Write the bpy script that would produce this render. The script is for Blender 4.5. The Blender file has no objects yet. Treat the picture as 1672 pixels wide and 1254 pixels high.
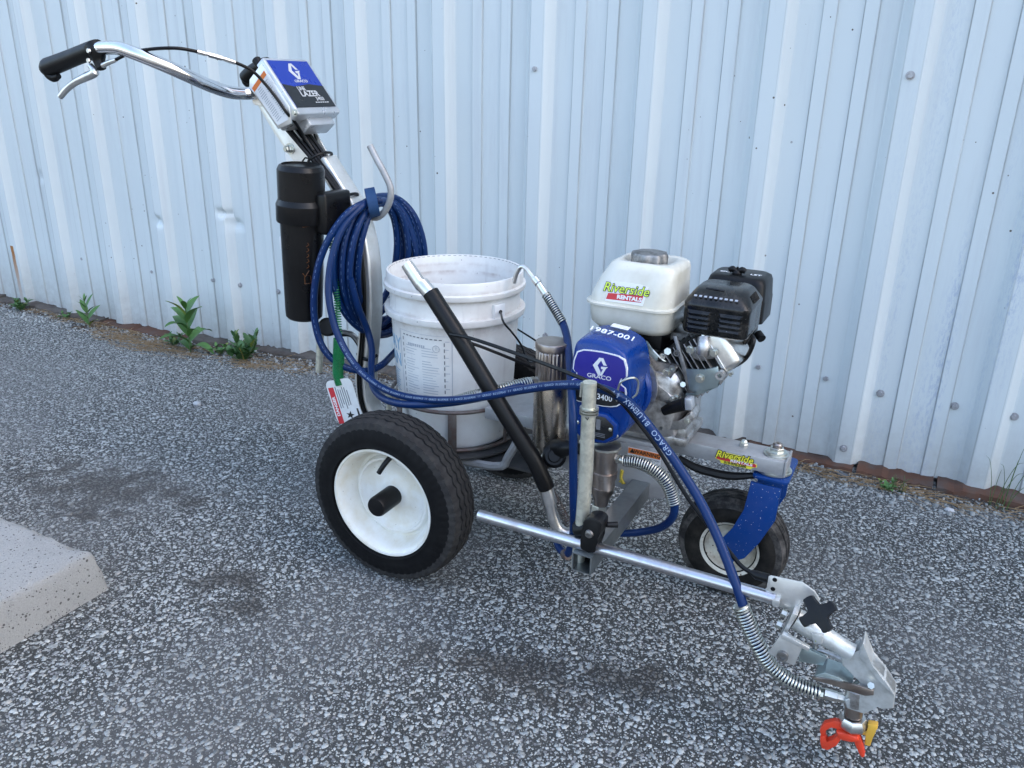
import bpy, bmesh, math, random
import numpy as np
from mathutils import Vector as V, Matrix

# ------------------------------------------------------------------ camera, sky, sun, exposure
scene = bpy.context.scene
R_ = math.radians
camd = bpy.data.cameras.new('camera'); cam = bpy.data.objects.new('camera', camd)
scene.collection.objects.link(cam)
camd.sensor_width = 36; camd.lens = 28.746; camd.clip_start = .02; camd.clip_end = 400
ax = Matrix(((.8888, -.1786, .4221), (.4578, .3061, -.8348), (.0199, .9352, .3534)))
q = ax.to_quaternion(); q.normalize()
cam.rotation_mode = 'QUATERNION'; cam.rotation_quaternion = q; cam.location = (.885, -1.49, 1.0)
scene.camera = cam
scene.render.resolution_x, scene.render.resolution_y = 1024, 768

SUN_EL, SUN_AZ = 42, 57          # sun stands behind the building, to the right: the yard is in its shade
world = bpy.data.worlds.new('World'); scene.world = world; world.use_nodes = True
wn = world.node_tree.nodes; wl = world.node_tree.links
sky = wn.new('ShaderNodeTexSky'); sky.sky_type = 'NISHITA'; sky.sun_disc = False
sky.sun_elevation = R_(SUN_EL); sky.sun_rotation = R_(SUN_AZ)
sky.air_density = 1.0; sky.dust_density = 4.2; sky.ozone_density = 0.
wl.new(sky.outputs[0], wn['Background'].inputs[0]); wn['Background'].inputs[1].default_value = .12
sl = bpy.data.lights.new('sun', 'SUN'); sl.energy = 3.0; sl.angle = R_(.53); sl.color = (1, .94, .86)
sun = bpy.data.objects.new('sun', sl); scene.collection.objects.link(sun); sun.location = (3, 8, 9)
sd = V((math.sin(R_(SUN_AZ))*math.cos(R_(SUN_EL)), math.cos(R_(SUN_AZ))*math.cos(R_(SUN_EL)), math.sin(R_(SUN_EL))))
sun.rotation_euler = sd.to_track_quat('Z', 'Y').to_euler()
vs = scene.view_settings
vs.view_transform = 'Standard'; vs.look = 'None'; vs.gamma = 1; vs.exposure = 2.62; vs.use_curve_mapping = False

cy = scene.cycles; cy.max_bounces = 6; cy.diffuse_bounces = 3; cy.glossy_bounces = 3; cy.transmission_bounces = 2; cy.caustics_reflective = False; cy.caustics_refractive = False
random.seed(7); RNG = np.random.default_rng(7)
COL = scene.collection
ORG = {}                                         # world location of every object (nothing is rotated)

# ------------------------------------------------------------------ materials
def nt(name):
    m = bpy.data.materials.new(name); m.use_nodes = True
    t = m.node_tree; return m, t, t.nodes, t.links, t.nodes['Principled BSDF']
def ramp(nodes, stops, interp='LINEAR'):
    r = nodes.new('ShaderNodeValToRGB'); r.color_ramp.interpolation = interp
    e = r.color_ramp.elements
    while len(e) < len(stops): e.new(.5)
    for k, (p, c) in enumerate(stops):
        e[k].position = p; e[k].color = (c[0], c[1], c[2], 1) if isinstance(c, tuple) else (c, c, c, 1)
    return r
def noise(nodes, links, co, scale, detail=4, rough=.55, sx=(1, 1, 1)):
    n = nodes.new('ShaderNodeTexNoise'); n.inputs['Scale'].default_value = scale
    n.inputs['Detail'].default_value = detail; n.inputs['Roughness'].default_value = rough
    if sx != (1, 1, 1):
        mp = nodes.new('ShaderNodeMapping'); mp.inputs['Scale'].default_value = sx
        links.new(co, mp.inputs['Vector']); co = mp.outputs[0]
    links.new(co, n.inputs['Vector']); return n.outputs['Fac']
def mix(nodes, links, fac, a, b):
    x = nodes.new('ShaderNodeMix'); x.data_type = 'RGBA'
    for s, v in ((x.inputs[0], fac), (x.inputs[6], a), (x.inputs[7], b)):
        if isinstance(v, (int, float)): s.default_value = v
        elif isinstance(v, tuple): s.default_value = (v[0], v[1], v[2], 1)
        else: links.new(v, s)
    return x.outputs[2]
def pos(nodes): return nodes.new('ShaderNodeNewGeometry').outputs['Position']
def maths(nodes, links, op, a, b=None, c=None):
    n = nodes.new('ShaderNodeMath'); n.operation = op
    for k, v in enumerate((a, b, c)):
        if v is None: continue
        if isinstance(v, (int, float)): n.inputs[k].default_value = v
        else: links.new(v, n.inputs[k])
    return n.outputs[0]
def specks(nodes, links, co, scale, size, seed=0):
    v = nodes.new('ShaderNodeTexVoronoi'); v.inputs['Scale'].default_value = scale
    links.new(co, v.inputs['Vector'])
    sep = nodes.new('ShaderNodeSeparateColor'); links.new(v.outputs['Color'], sep.inputs[0])
    thr = maths(nodes, links, 'MULTIPLY', maths(nodes, links, 'POWER', sep.outputs[0], 3.0), size)
    return maths(nodes, links, 'LESS_THAN', v.outputs['Distance'], thr)
def M(name, col, rough=.5, metal=0., dirt=None, damt=.5, dscale=18, spk=None, spks=90, spksz=.25,
      bump=0., bscale=300, rvar=.15, coat=0., var=.12, spec=.5):
    m, t, n, l, p = nt(name); co = pos(n)
    c = mix(n, l, noise(n, l, co, 9, 3), tuple(x*(1-var) for x in col), tuple(min(1, x*(1+var)) for x in col))
    if dirt:
        f = noise(n, l, co, dscale, 4, .65)
        r = ramp(n, [(.42, 0.), (.72, 1.)]); l.new(f, r.inputs[0])
        c = mix(n, l, maths(n, l, 'MULTIPLY', r.outputs[0], damt), c, dirt)
    if spk: c = mix(n, l, specks(n, l, co, spks, spksz), c, spk)
    l.new(c, p.inputs['Base Color'])
    rr = maths(n, l, 'MULTIPLY_ADD', noise(n, l, co, 40, 2), rvar*2, rough-rvar)
    l.new(rr, p.inputs['Roughness'])
    p.inputs['Metallic'].default_value = metal; p.inputs['Coat Weight'].default_value = coat
    p.inputs['Specular IOR Level'].default_value = spec
    if bump:
        b = n.new('ShaderNodeBump'); b.inputs['Strength'].default_value = bump; b.inputs['Distance'].default_value = .001
        l.new(noise(n, l, co, bscale, 3), b.inputs['Height']); l.new(b.outputs[0], p.inputs['Normal'])
    return m

MT = dict(
 rubber=M('tyre_rubber', (.0055, .0055, .006), .6, dirt=(.012, .012, .012), damt=.6, dscale=30, bump=.25, bscale=500, rvar=.1, spec=.13),
 tread=M('tyre_tread_rubber', (.028, .027, .027), .85, spec=.12, dirt=(.055, .053, .05), damt=.7, dscale=45, bump=.4, bscale=400, rvar=.08),
 tread_old=M('caster_tread_rubber', (.026, .025, .024), .85, spec=.12, dirt=(.14, .13, .12), damt=.8, dscale=40, bump=.4, bscale=400, rvar=.08),
 rubber_old=M('caster_tyre_rubber', (.010, .0095, .009), .75, spec=.12, dirt=(.04, .036, .03), damt=.8, dscale=22, bump=.3, bscale=400, rvar=.1),
 rim=M('wheel_rim_white_paint', (.80, .79, .74), .38, dirt=(.60, .50, .30), damt=.55, dscale=14, spk=(.18, .12, .07), spks=140, spksz=.12, rvar=.1),
 rim_old=M('caster_rim_dirty_paint', (.66, .63, .54), .5, dirt=(.26, .18, .10), damt=.7, dscale=30, spk=(.10, .06, .03), spks=120, spksz=.25),
 black=M('black_plastic', (.005, .005, .0055), .38, spec=.25, dirt=(.014, .014, .014), damt=.5, dscale=25, rvar=.08),
 canister=M('black_canister_plastic', (.005, .005, .0055), .30, spec=.28, dirt=(.012, .012, .012), damt=.5, dscale=16, rvar=.07, bump=.05, bscale=600),
 muffler=M('muffler_black_enamel', (.005, .0055, .006), .24, spec=.4, dirt=(.05, .045, .04), damt=.6, dscale=40, spk=(.4, .4, .4), spks=130, spksz=.10, rvar=.12),
 grip=M('rubber_grip', (.004, .004, .004), .42, spec=.28, dirt=(.010, .010, .010), damt=.4, bump=.1, bscale=700, rvar=.08),
 blue=M('blue_gloss_paint', (.002, .034, .20), .28, spec=.35, dirt=(.004, .030, .15), damt=.4, dscale=20, spk=(.5, .52, .55), spks=200, spksz=.06, rvar=.06, coat=.08),
 forkblue=M('fork_blue_paint', (.002, .040, .19), .35, spec=.3, dirt=(.03, .06, .2), damt=.4, dscale=24, spk=(.55, .57, .55), spks=260, spksz=.22, rvar=.08),
 hose=M('blue_hose_rubber', (.0022, .022, .098), .36, spec=.28, dirt=(.003, .017, .065), damt=.5, dscale=30, spk=(.5, .55, .62), spks=130, spksz=.07, rvar=.08),
 hosetext=M('hose_print', (.26, .35, .50), .5), coiltext=M('faded_hose_print', (.10, .17, .33), .5),
 chrome=M('chrome', (.82, .83, .85), .10, 1., dirt=(.45, .43, .40), damt=.25, dscale=40, rvar=.05),
 alu=M('brushed_aluminium', (.74, .73, .71), .34, 1., dirt=(.45, .43, .40), damt=.5, dscale=35, rvar=.1),
 cast=M('cast_aluminium', (.58, .57, .56), .44, 1., dirt=(.16, .145, .13), damt=.85, dscale=45, bump=.15, bscale=500, rvar=.1),
 castdark=M('grimy_cast_aluminium', (.34, .33, .32), .5, 1., dirt=(.08, .075, .07), damt=.8, dscale=60, bump=.25, bscale=400),
 castblack=M('sooty_cylinder_casting', (.05, .048, .046), .6, .6, dirt=(.02, .02, .02), damt=.6),
 zinc=M('zinc_plate', (.62, .63, .58), .36, 1., dirt=(.38, .37, .30), damt=.5, dscale=30, rvar=.1),
 zincgreen=M('zinc_bracket', (.42, .50, .50), .42, .9, dirt=(.25, .28, .28), damt=.5, dscale=30),
 galv=M('galvanised_post', (.70, .69, .58), .42, .75, dirt=(.26, .25, .20), damt=.55, dscale=60, rvar=.1),
 steelbar=M('bright_steel_bar', (.60, .61, .64), .34, 1., dirt=(.35, .22, .16), damt=.45, dscale=40, rvar=.1),
 brownsteel=M('worn_brown_steel', (.42, .36, .32), .34, 1., dirt=(.20, .15, .12), damt=.6, dscale=30, rvar=.1),
 gunmetal=M('square_tube_grey_steel', (.30, .33, .34), .36, .9, dirt=(.18, .19, .19), damt=.5, dscale=20, rvar=.1),
 frame=M('frame_grey_paint', (.40, .40, .40), .42, .35, dirt=(.22, .21, .20), damt=.6, dscale=22, rvar=.1, spk=(.1, .1, .1), spks=80, spksz=.08),
 nickel=M('nickel_filter_body', (.50, .45, .39), .27, 1., dirt=(.38, .33, .28), damt=.5, dscale=28, rvar=.08),
 pan=M('sooty_pan', (.05, .05, .05), .6, .2, dirt=(.10, .095, .09), damt=.6),
 rust=M('rusty_wire', (.15, .135, .125), .5, .5, dirt=(.13, .045, .03), damt=.6, dscale=60),
 guncast=M('gun_cast_aluminium', (.62, .63, .61), .42, .55, dirt=(.40, .40, .36), damt=.6, dscale=70, spk=(.55, .60, .15), spks=70, spksz=.10, bump=.15, bscale=500, rvar=.1),
 bucket=M('white_bucket_plastic', (.80, .80, .79), .42, dirt=(.55, .49, .45), damt=.42, dscale=11, spk=(.35, .3, .28), spks=60, spksz=.05, rvar=.08, var=.04),
 tank=M('tank_white_enamel', (.70, .68, .59), .25, dirt=(.50, .46, .36), damt=.65, dscale=12, rvar=.06, coat=.15, var=.05, spk=(.25, .22, .2), spks=50, spksz=.06),
 box=M('silver_box_enamel', (.56, .58, .60), .3, .55, dirt=(.42, .42, .42), damt=.4, dscale=25, rvar=.08),
 plate=M('bare_aluminium_plate', (.78, .77, .74), .4, .8, dirt=(.52, .49, .42), damt=.4, dscale=30, rvar=.1),
 labelblue=M('label_blue', (.006, .032, .30), .3, var=.08), labelpurple=M('label_violet_blue', (.030, .026, .26), .32, var=.08, dirt=(.05, .045, .22), damt=.4),
 labelblack=M('label_black', (.010, .011, .013), .32), white=M('label_white', (.80, .80, .80), .45, var=.04, dirt=(.65, .64, .62), damt=.3),
 silverprint=M('silver_print', (.55, .56, .56), .4), greyprint=M('grey_print', (.18, .18, .19), .5), blackprint=M('black_print', (.015, .015, .015), .5),
 paleprint=M('pale_grey_print', (.45, .47, .5), .6), blueprint=M('faded_blue_print', (.30, .45, .58), .6),
 orange=M('label_orange', (.75, .20, .04), .45), red=M('label_red', (.55, .03, .04), .45), yellow=M('sticker_yellow', (.80, .72, .05), .45),
 lime=M('sticker_lime', (.62, .80, .08), .45), paintpen=M('white_paint_pen', (.78, .80, .82), .5),
 orangeprint=M('orange_print', (.11, .038, .008), .5),
 redplastic=M('red_tip_guard', (.72, .055, .02), .4, dirt=(.45, .05, .03), damt=.4, dscale=40), yellowplastic=M('yellow_tip_handle', (.75, .42, .05), .45, dirt=(.55, .35, .1), damt=.5, dscale=60),
 greencord=M('green_coil_cord', (.01, .16, .05), .35), velcro=M('blue_strap', (.008, .045, .13), .8, bump=.4, bscale=900),
 tagwhite=M('tag_card', (.72, .72, .70), .5, dirt=(.55, .53, .5), damt=.4, dscale=60),
 yellowmark=M('yellow_tape', (.55, .42, .05), .6), rubberblack=M('black_cable_sheath', (.0045, .0045, .005), .4, spec=.28, rvar=.1),
 screw=M('screw_steel', (.44, .44, .46), .45, .5, dirt=(.2, .17, .15), damt=.5, dscale=200),
 concrete=None)

# ------------------------------------------------------------------ mesh helpers
class B:
    """collects shapes for ONE mesh object"""
    def __init__(s, m=None): s.bm = bmesh.new(); s.m = m or Matrix()
    def _add(s, pts, faces):
        v = [s.bm.verts.new(s.m @ V(p)) for p in pts]
        for f in faces:
            try: s.bm.faces.new([v[i] for i in f])
            except ValueError: pass
        return v
    def box(s, c, d, bev=0, seg=2):
        x, y, z = (k/2 for k in d)
        P = [(c[0]+a*x, c[1]+b*y, c[2]+e*z) for a in (-1, 1) for b in (-1, 1) for e in (-1, 1)]
        v = s._add(P, [(0, 1, 3, 2), (4, 6, 7, 5), (0, 4, 5, 1), (2, 3, 7, 6), (0, 2, 6, 4), (1, 5, 7, 3)])
        if bev: s.bev(v, bev, seg)
        return s
    def bev(s, v, w, seg=2):
        vs_ = set(v); ed = [e for e in s.bm.edges if e.verts[0] in vs_ and e.verts[1] in vs_]
        bmesh.ops.bevel(s.bm, geom=ed, offset=w, segments=seg, affect='EDGES', clamp_overlap=True, profile=.5)
    def loft(s, rings, caps=True, closed=False):
        n = len(rings[0]); P = [p for r in rings for p in r]; F = []
        K = len(rings)
        for k in range(K if closed else K-1):
            a, b = k*n, ((k+1) % K)*n
            for i in range(n): F.append((a+i, a+(i+1) % n, b+(i+1) % n, b+i))
        if caps and not closed: F += [tuple(range(n))[::-1], tuple((K-1)*n+i for i in range(n))]
        return s._add(P, F)
    def prism(s, o, d0, d1, bev=0, seg=2):       # outline in XZ, from y=d0 to y=d1
        v = s.loft([[(x, d0, z) for x, z in o], [(x, d1, z) for x, z in o]])
        if bev: s.bev(v, bev, seg)
        return s
    def tube(s, pts, r, seg=10, smooth=0, caps=True, closed=False, flat=None):
        P = [V(p) for p in pts]
        if smooth: P = spline(P, smooth, closed)
        n = len(P); rr = r if isinstance(r, (list, tuple)) else [r]*n
        if len(rr) != n: rr = list(np.interp(np.linspace(0, 1, n), np.linspace(0, 1, len(rr)), rr))
        T = []
        for i in range(n):
            a = P[(i-1) % n] if (closed or i) else P[0]; b = P[(i+1) % n] if (closed or i < n-1) else P[-1]
            T.append((b-a).normalized())
        u = T[0].orthogonal().normalized(); rings = []
        for i in range(n):
            u = (u-T[i]*u.dot(T[i])); u = u.normalized() if u.length > 1e-6 else T[i].orthogonal().normalized()
            w = T[i].cross(u)
            rings.append([P[i]+(u*math.cos(2*math.pi*k/seg)+w*math.sin(2*math.pi*k/seg))*rr[i] for k in range(seg)])
        s.loft(rings, caps, closed); return s
    def rod(s, a, b, r, seg=14, bev=0):
        a, b = V(a), V(b); d = (b-a).normalized()
        if bev:
            L = (b-a).length; return s.lathe([(0, 0), (r-bev, 0), (r, bev), (r, L-bev), (r-bev, L), (0, L)], a, d, seg)
        return s.tube([a, b], r, seg)
    def lathe(s, prof, o=(0, 0, 0), d=(0, 0, 1), seg=32, rfun=None):
        o = V(o); d = V(d).normalized(); u = d.orthogonal().normalized(); w = d.cross(u)
        rings = []
        for r, h in prof:
            rr = max(r, 1e-5)
            rings.append([o+d*h+(u*math.cos(t)+w*math.sin(t))*(rr*(rfun(t, r, h) if rfun else 1)) for t in (2*math.pi*k/seg for k in range(seg))])
        s.loft(rings, True); return s
    def spring(s, pts, R, r, turns, seg=5, smooth=12, per=12):
        P = spline([V(p) for p in pts], smooth); n = len(P); N = int(turns*per)
        L = [0]
        for i in range(1, n): L.append(L[-1]+(P[i]-P[i-1]).length)
        u = (P[1]-P[0]).orthogonal().normalized(); us = []
        for i in range(n):
            t = (P[min(i+1, n-1)]-P[max(i-1, 0)]).normalized(); u = (u-t*u.dot(t)).normalized(); us.append((P[i], u.copy(), t.cross(u)))
        H = []; RR = R if isinstance(R, (list, tuple)) else [R, R]
        for k in range(N+1):
            f = k/N*L[-1]; i = min(max(np.searchsorted(L, f)-1, 0), n-2); a = (f-L[i])/max(L[i+1]-L[i], 1e-9)
            p = us[i][0].lerp(us[i+1][0], a); uu = us[i][1].lerp(us[i+1][1], a); ww = us[i][2].lerp(us[i+1][2], a)
            th = 2*math.pi*k/per; rad = float(np.interp(k/N, np.linspace(0, 1, len(RR)), RR))
            H.append(p+(uu*math.cos(th)+ww*math.sin(th))*rad)
        return s.tube(H, r, seg)
    def hexnut(s, c, d, r, h, dome=0):
        prof = [(0, 0), (r, 0), (r, h*.85), (r*.9, h)]
        if dome: prof += [(r*.85, h), (r*.8, h+dome*.5), (r*.5, h+dome*.9), (0, h+dome)]
        else: prof += [(0, h)]
        return s.lathe(prof, c, d, 6)
    def bolt(s, c, d, r, h):                      # washer, hex head
        s.lathe([(0, 0), (r*1.45, 0), (r*1.45, h*.25), (0, h*.25)], c, d, 16)
        return s.hexnut(V(c)+V(d).normalized()*h*.25, d, r, h*.75)
def spline(P, k, closed=False):
    out = []; n = len(P)
    for i in range(n if closed else n-1):
        p0 = P[(i-1) % n] if (closed or i) else P[0]*2-P[1]; p1 = P[i]; p2 = P[(i+1) % n]
        p3 = P[(i+2) % n] if (closed or i < n-2) else P[-1]*2-P[-2]
        for j in range(k):
            t = j/k
            out.append(.5*((2*p1)+(p2-p0)*t+(2*p0-5*p1+4*p2-p3)*t*t+(3*p1-p0-3*p2+p3)*t**3))
    if not closed: out.append(P[-1])
    return out
def rr2(hx, hy, r, n=5, cx=0, cy=0):              # rounded rectangle outline, counter-clockwise
    r = min(r, hx, hy); o = []
    for k, (a, b) in enumerate(((1, 1), (-1, 1), (-1, -1), (1, -1))):
        for j in range(n+1):
            t = math.pi/2*(k+j/n); o.append((cx+a*(hx-r)+r*math.cos(t), cy+b*(hy-r)+r*math.sin(t)))
    return o
def frame(o, ex, ez):                             # local X along ex, local Z along ez, local -Y is the outside
    ex = V(ex).normalized(); ez = V(ez); ez = (ez-ex*ez.dot(ex)).normalized(); ey = ez.cross(ex)
    m = Matrix((ex, ey, ez)).transposed().to_4x4(); m.translation = V(o); return m
def finish(me, smooth=True, ang=38):
    if smooth:
        me.shade_smooth(); me.set_sharp_from_angle(angle=R_(ang))
def link(name, me, parent):
    o = bpy.data.objects.new(name, me); COL.objects.link(o)
    n = len(me.vertices); a = np.empty(n*3, 'f'); me.vertices.foreach_get('co', a); a = a.reshape(-1, 3)
    c = (a.min(0)+a.max(0))/2
    if parent is None: c[2] = a[:, 2].min()
    me.vertices.foreach_set('co', (a-c).ravel().astype('f')); me.update()
    ORG[o.name] = V([float(x) for x in c]); o.location = ORG[o.name]
    if parent is not None:
        o.parent = parent; o.location = ORG[o.name]-ORG[parent.name]
    return o
def obj(name, b, mat, parent=None, smooth=True, ang=38, label=None):
    bm = b.bm; bmesh.ops.recalc_face_normals(bm, faces=bm.faces)
    me = bpy.data.meshes.new(name); bm.to_mesh(me); bm.free(); finish(me, smooth, ang)
    me.materials.append(MT[mat] if isinstance(mat, str) else mat)
    o = link(name, me, parent)
    if label: o['label'] = label
    return o
def empty(name, loc):
    o = bpy.data.objects.new(name, None); COL.objects.link(o); o.location = loc; ORG[o.name] = V(loc)
    o.empty_display_size = .05; return o
def tag(o, label, cat, group=None):
    o['label'] = label; o['category'] = cat
    if group: o['group'] = group
    return o
def textmesh(s, size, ext=.0002, shear=0., offset=0., space=1., align='CENTER'):
    cu = bpy.data.curves.new('t', 'FONT'); cu.body = s; cu.size = size; cu.extrude = ext; cu.shear = shear
    cu.offset = offset; cu.space_character = space; cu.align_x = align; cu.align_y = 'CENTER'; cu.resolution_u = 3
    o = bpy.data.objects.new('t', cu); COL.objects.link(o)
    me = bpy.data.meshes.new_from_object(o.evaluated_get(bpy.context.evaluated_depsgraph_get()))
    bpy.data.objects.remove(o); bpy.data.curves.remove(cu); return me
def addtext(b, s, m, size, ext=.0002, sx=1., **k):    # text lies in the local XZ plane of m, readable from local -Y
    me = textmesh(s, size, ext, **k)
    me.transform(m @ Matrix.Rotation(math.pi/2, 4, 'X') @ Matrix.Diagonal((sx, 1, 1, 1)))
    b.bm.from_mesh(me); bpy.data.meshes.remove(me); return b
def text(name, s, m, size, mat, parent, **k):
    b = addtext(B(), s, m, size, **k); return obj(name, b, mat, parent, smooth=False)
def T(x, y, z): return Matrix.Translation((x, y, z))

# ------------------------------------------------------------------ the setting: asphalt yard
def sstep(a, b, x):
    t = np.clip((x-a)/(b-a), 0, 1); return t*t*(3-2*t)
def gz(x, y):                                     # the yard falls a little towards the left end of the wall
    return -.045*sstep(-.7, -2.0, np.asarray(x, float))*sstep(.0, .7, np.asarray(y, float))
STAINS = [(-.27, -.45, .085, .05, .3), (-.205, -.52, .07, .04, .2), (.38, -.42, .20, .055, .35), (.52, -.36, .12, .05, .4), (-.88, -.33, .22, .12, .1), (-.66, -.25, .10, .06, .1)]
_tab = np.random.default_rng(5).random((256, 256))
def vnoise(x, y, sc):
    x, y = np.asarray(x)*sc, np.asarray(y)*sc; i, j = np.floor(x).astype(int), np.floor(y).astype(int); u, v = x-i, y-j; u, v = u*u*(3-2*u), v*v*(3-2*v)
    t = lambda a, b: _tab[a % 256, b % 256]
    return (t(i, j)*(1-u)+t(i+1, j)*u)*(1-v)+(t(i, j+1)*(1-u)+t(i+1, j+1)*u)*v
def fbm(x, y, sc, o=4): return sum(vnoise(x+7.3*k, y+3.1*k, sc*2**k)*.5**k for k in range(o))/sum(.5**k for k in range(o))
def stain_np(x, y):                               # oil stains, each with a ragged shape of its own
    nz = fbm(x, y, 26, 5); out = np.zeros_like(np.asarray(x, float))
    for (cx, cy, a, b, th) in STAINS:
        c, s = math.cos(th), math.sin(th); dx, dy = x-cx, y-cy
        d = np.hypot((dx*c+dy*s)/a, (dy*c-dx*s)/b)+(nz-.5)*2.8
        out = np.maximum(out, np.clip((1.08-d)*1.5, 0, 1))
    return out
def worn_np(x, y): return np.clip((fbm(x, y, 2.6)-.42)/.22, 0, 1)
def put_attr(me, name, val):
    at = me.attributes.new(name, 'FLOAT', 'POINT'); at.data.foreach_set('value', np.asarray(val, 'f'))
def attr(n, name):
    a = n.new('ShaderNodeAttribute'); a.attribute_name = name; return a.outputs['Fac']
def asphalt_mat():
    m, t, n, l, p = nt('asphalt_tar'); co = pos(n)
    g = noise(n, l, co, 420, 3, .75); r = ramp(n, [(.3, (.0145, .0155, .015)), (.51, (.033, .035, .034)), (.62, (.082, .087, .085)), (.74, (.24, .254, .248))]); l.new(g, r.inputs[0])
    v = n.new('ShaderNodeTexVoronoi'); v.inputs['Scale'].default_value = 130; l.new(co, v.inputs['Vector'])
    sep = n.new('ShaderNodeSeparateColor'); l.new(v.outputs['Color'], sep.inputs[0])
    st = maths(n, l, 'MULTIPLY', maths(n, l, 'LESS_THAN', v.outputs['Distance'], .38), maths(n, l, 'GREATER_THAN', sep.outputs[0], .55))
    gr = ramp(n, [(0., (.12, .12, .125)), (1., (.34, .34, .35))]); l.new(sep.outputs[1], gr.inputs[0])
    c = mix(n, l, maths(n, l, 'MULTIPLY', st, .8), r.outputs[0], gr.outputs[0])
    c = mix(n, l, maths(n, l, 'MULTIPLY', attr(n, 'worn'), .4), c, (.14, .14, .14))
    c = mix(n, l, maths(n, l, 'MULTIPLY', attr(n, 'stain'), .6), c, (.024, .021, .018))
    l.new(c, p.inputs['Base Color']); p.inputs['Roughness'].default_value = .8
    b = n.new('ShaderNodeBump'); b.inputs['Strength'].default_value = .9; b.inputs['Distance'].default_value = .003
    l.new(g, b.inputs['Height']); l.new(b.outputs[0], p.inputs['Normal'])
    return m
def chip_mat():
    m, t, n, l, p = nt('asphalt_stone_chippings'); co = pos(n)
    ri = n.new('ShaderNodeNewGeometry').outputs['Random Per Island']
    r = ramp(n, [(0., (.095, .10, .098)), (.12, (.19, .20, .195)), (.35, (.305, .322, .314)), (.7, (.385, .405, .394)), (.9, (.445, .468, .455)), (.95, (.37, .355, .32)), (1., (.52, .54, .525))]); l.new(ri, r.inputs[0])
    g = noise(n, l, co, 260, 2, .7); gr = ramp(n, [(.3, .72), (.65, 1.1)]); l.new(g, gr.inputs[0])
    x = n.new('ShaderNodeMix'); x.data_type = 'RGBA'; x.blend_type = 'MULTIPLY'; x.inputs[0].default_value = 1
    l.new(r.outputs[0], x.inputs[6]); l.new(gr.outputs[0], x.inputs[7]); c = x.outputs[2]
    c = mix(n, l, maths(n, l, 'MULTIPLY', attr(n, 'worn'), .38), c, (.158, .166, .162))
    c = mix(n, l, maths(n, l, 'MULTIPLY', attr(n, 'stain'), .72), c, (.048, .040, .032))
    l.new(c, p.inputs['Base Color']); p.inputs['Roughness'].default_value = .72
    return m
xs = np.concatenate([[-60, -20, -8, -4], np.linspace(-3.2, 1.6, 241), [3, 8, 20, 60]]); ys = np.concatenate([[-60, -20, -8, -4, -2], np.linspace(-1.4, .8, 111), [1.2, 3, 20, 60]])
GX, GY = np.meshgrid(xs, ys); gP = np.stack([GX.ravel(), GY.ravel(), gz(GX, GY).ravel()], 1)
nx = len(xs); gF = [(j*nx+i, j*nx+i+1, (j+1)*nx+i+1, (j+1)*nx+i) for j in range(len(ys)-1) for i in range(nx-1)]
me = bpy.data.meshes.new('asphalt'); me.from_pydata(gP.tolist(), [], gF); put_attr(me, 'stain', stain_np(gP[:, 0], gP[:, 1])); put_attr(me, 'worn', worn_np(gP[:, 0], gP[:, 1])); me.shade_smooth(); me.materials.append(asphalt_mat())
ground = bpy.data.objects.new('asphalt', me); COL.objects.link(ground); ground['kind'] = 'structure'

def inview(x, y, mrg):
    # half planes of the part of the yard that can be looked at, with a margin for a step to the side
    a = (x+.226)*(.752)-(y+.988)*1.391            # right-bottom border
    b = (x+.226)*(1.581)-(y+.988)*(-2.484)        # left border
    return (a < mrg*1.58) & (b > -mrg*2.94) & (y < .775) & (x < 1.25+mrg)
def chips(cell, rmin, rmax, sides, keep, mrg, seed):
    rg = np.random.default_rng(seed)
    X, Y = np.meshgrid(np.arange(-3.4, 1.8, cell), np.arange(-1.6, .77, cell))
    X = X.ravel()+rg.uniform(-.5, .5, X.size)*cell; Y = Y.ravel()+rg.uniform(-.5, .5, Y.size)*cell
    k = inview(X, Y, mrg) & (rg.random(X.size) < keep); X, Y = X[k], Y[k]; N = len(X)
    rad = rmin+(rmax-rmin)*rg.random(N)**1.7; asp = rg.uniform(.5, 1., N); th = rg.uniform(0, np.pi, N)
    t = np.linspace(0, 2*np.pi, sides, endpoint=False)[None]+rg.uniform(-.35, .35, (N, sides))
    rr = rad[:, None]*rg.uniform(.62, 1.18, (N, sides))
    u = rr*np.cos(t); v = rr*np.sin(t)*asp[:, None]
    px = u*np.cos(th)[:, None]-v*np.sin(th)[:, None]; py = u*np.sin(th)[:, None]+v*np.cos(th)[:, None]
    tx, ty = rg.normal(0, .035, N), rg.normal(0, .035, N)
    h = np.minimum(rad*.14, .0010)*rg.uniform(.3, 1., N)+.0002
    z0 = gz(X, Y)
    top = np.stack([X[:, None]+px*.90, Y[:, None]+py*.90, z0[:, None]+h[:, None]+px*tx[:, None]+py*ty[:, None]], 2)
    bot = np.stack([X[:, None]+px, Y[:, None]+py, z0[:, None]-.0008+0*px], 2)
    return np.concatenate([top, bot], 1)           # N, 2*sides, 3
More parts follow.
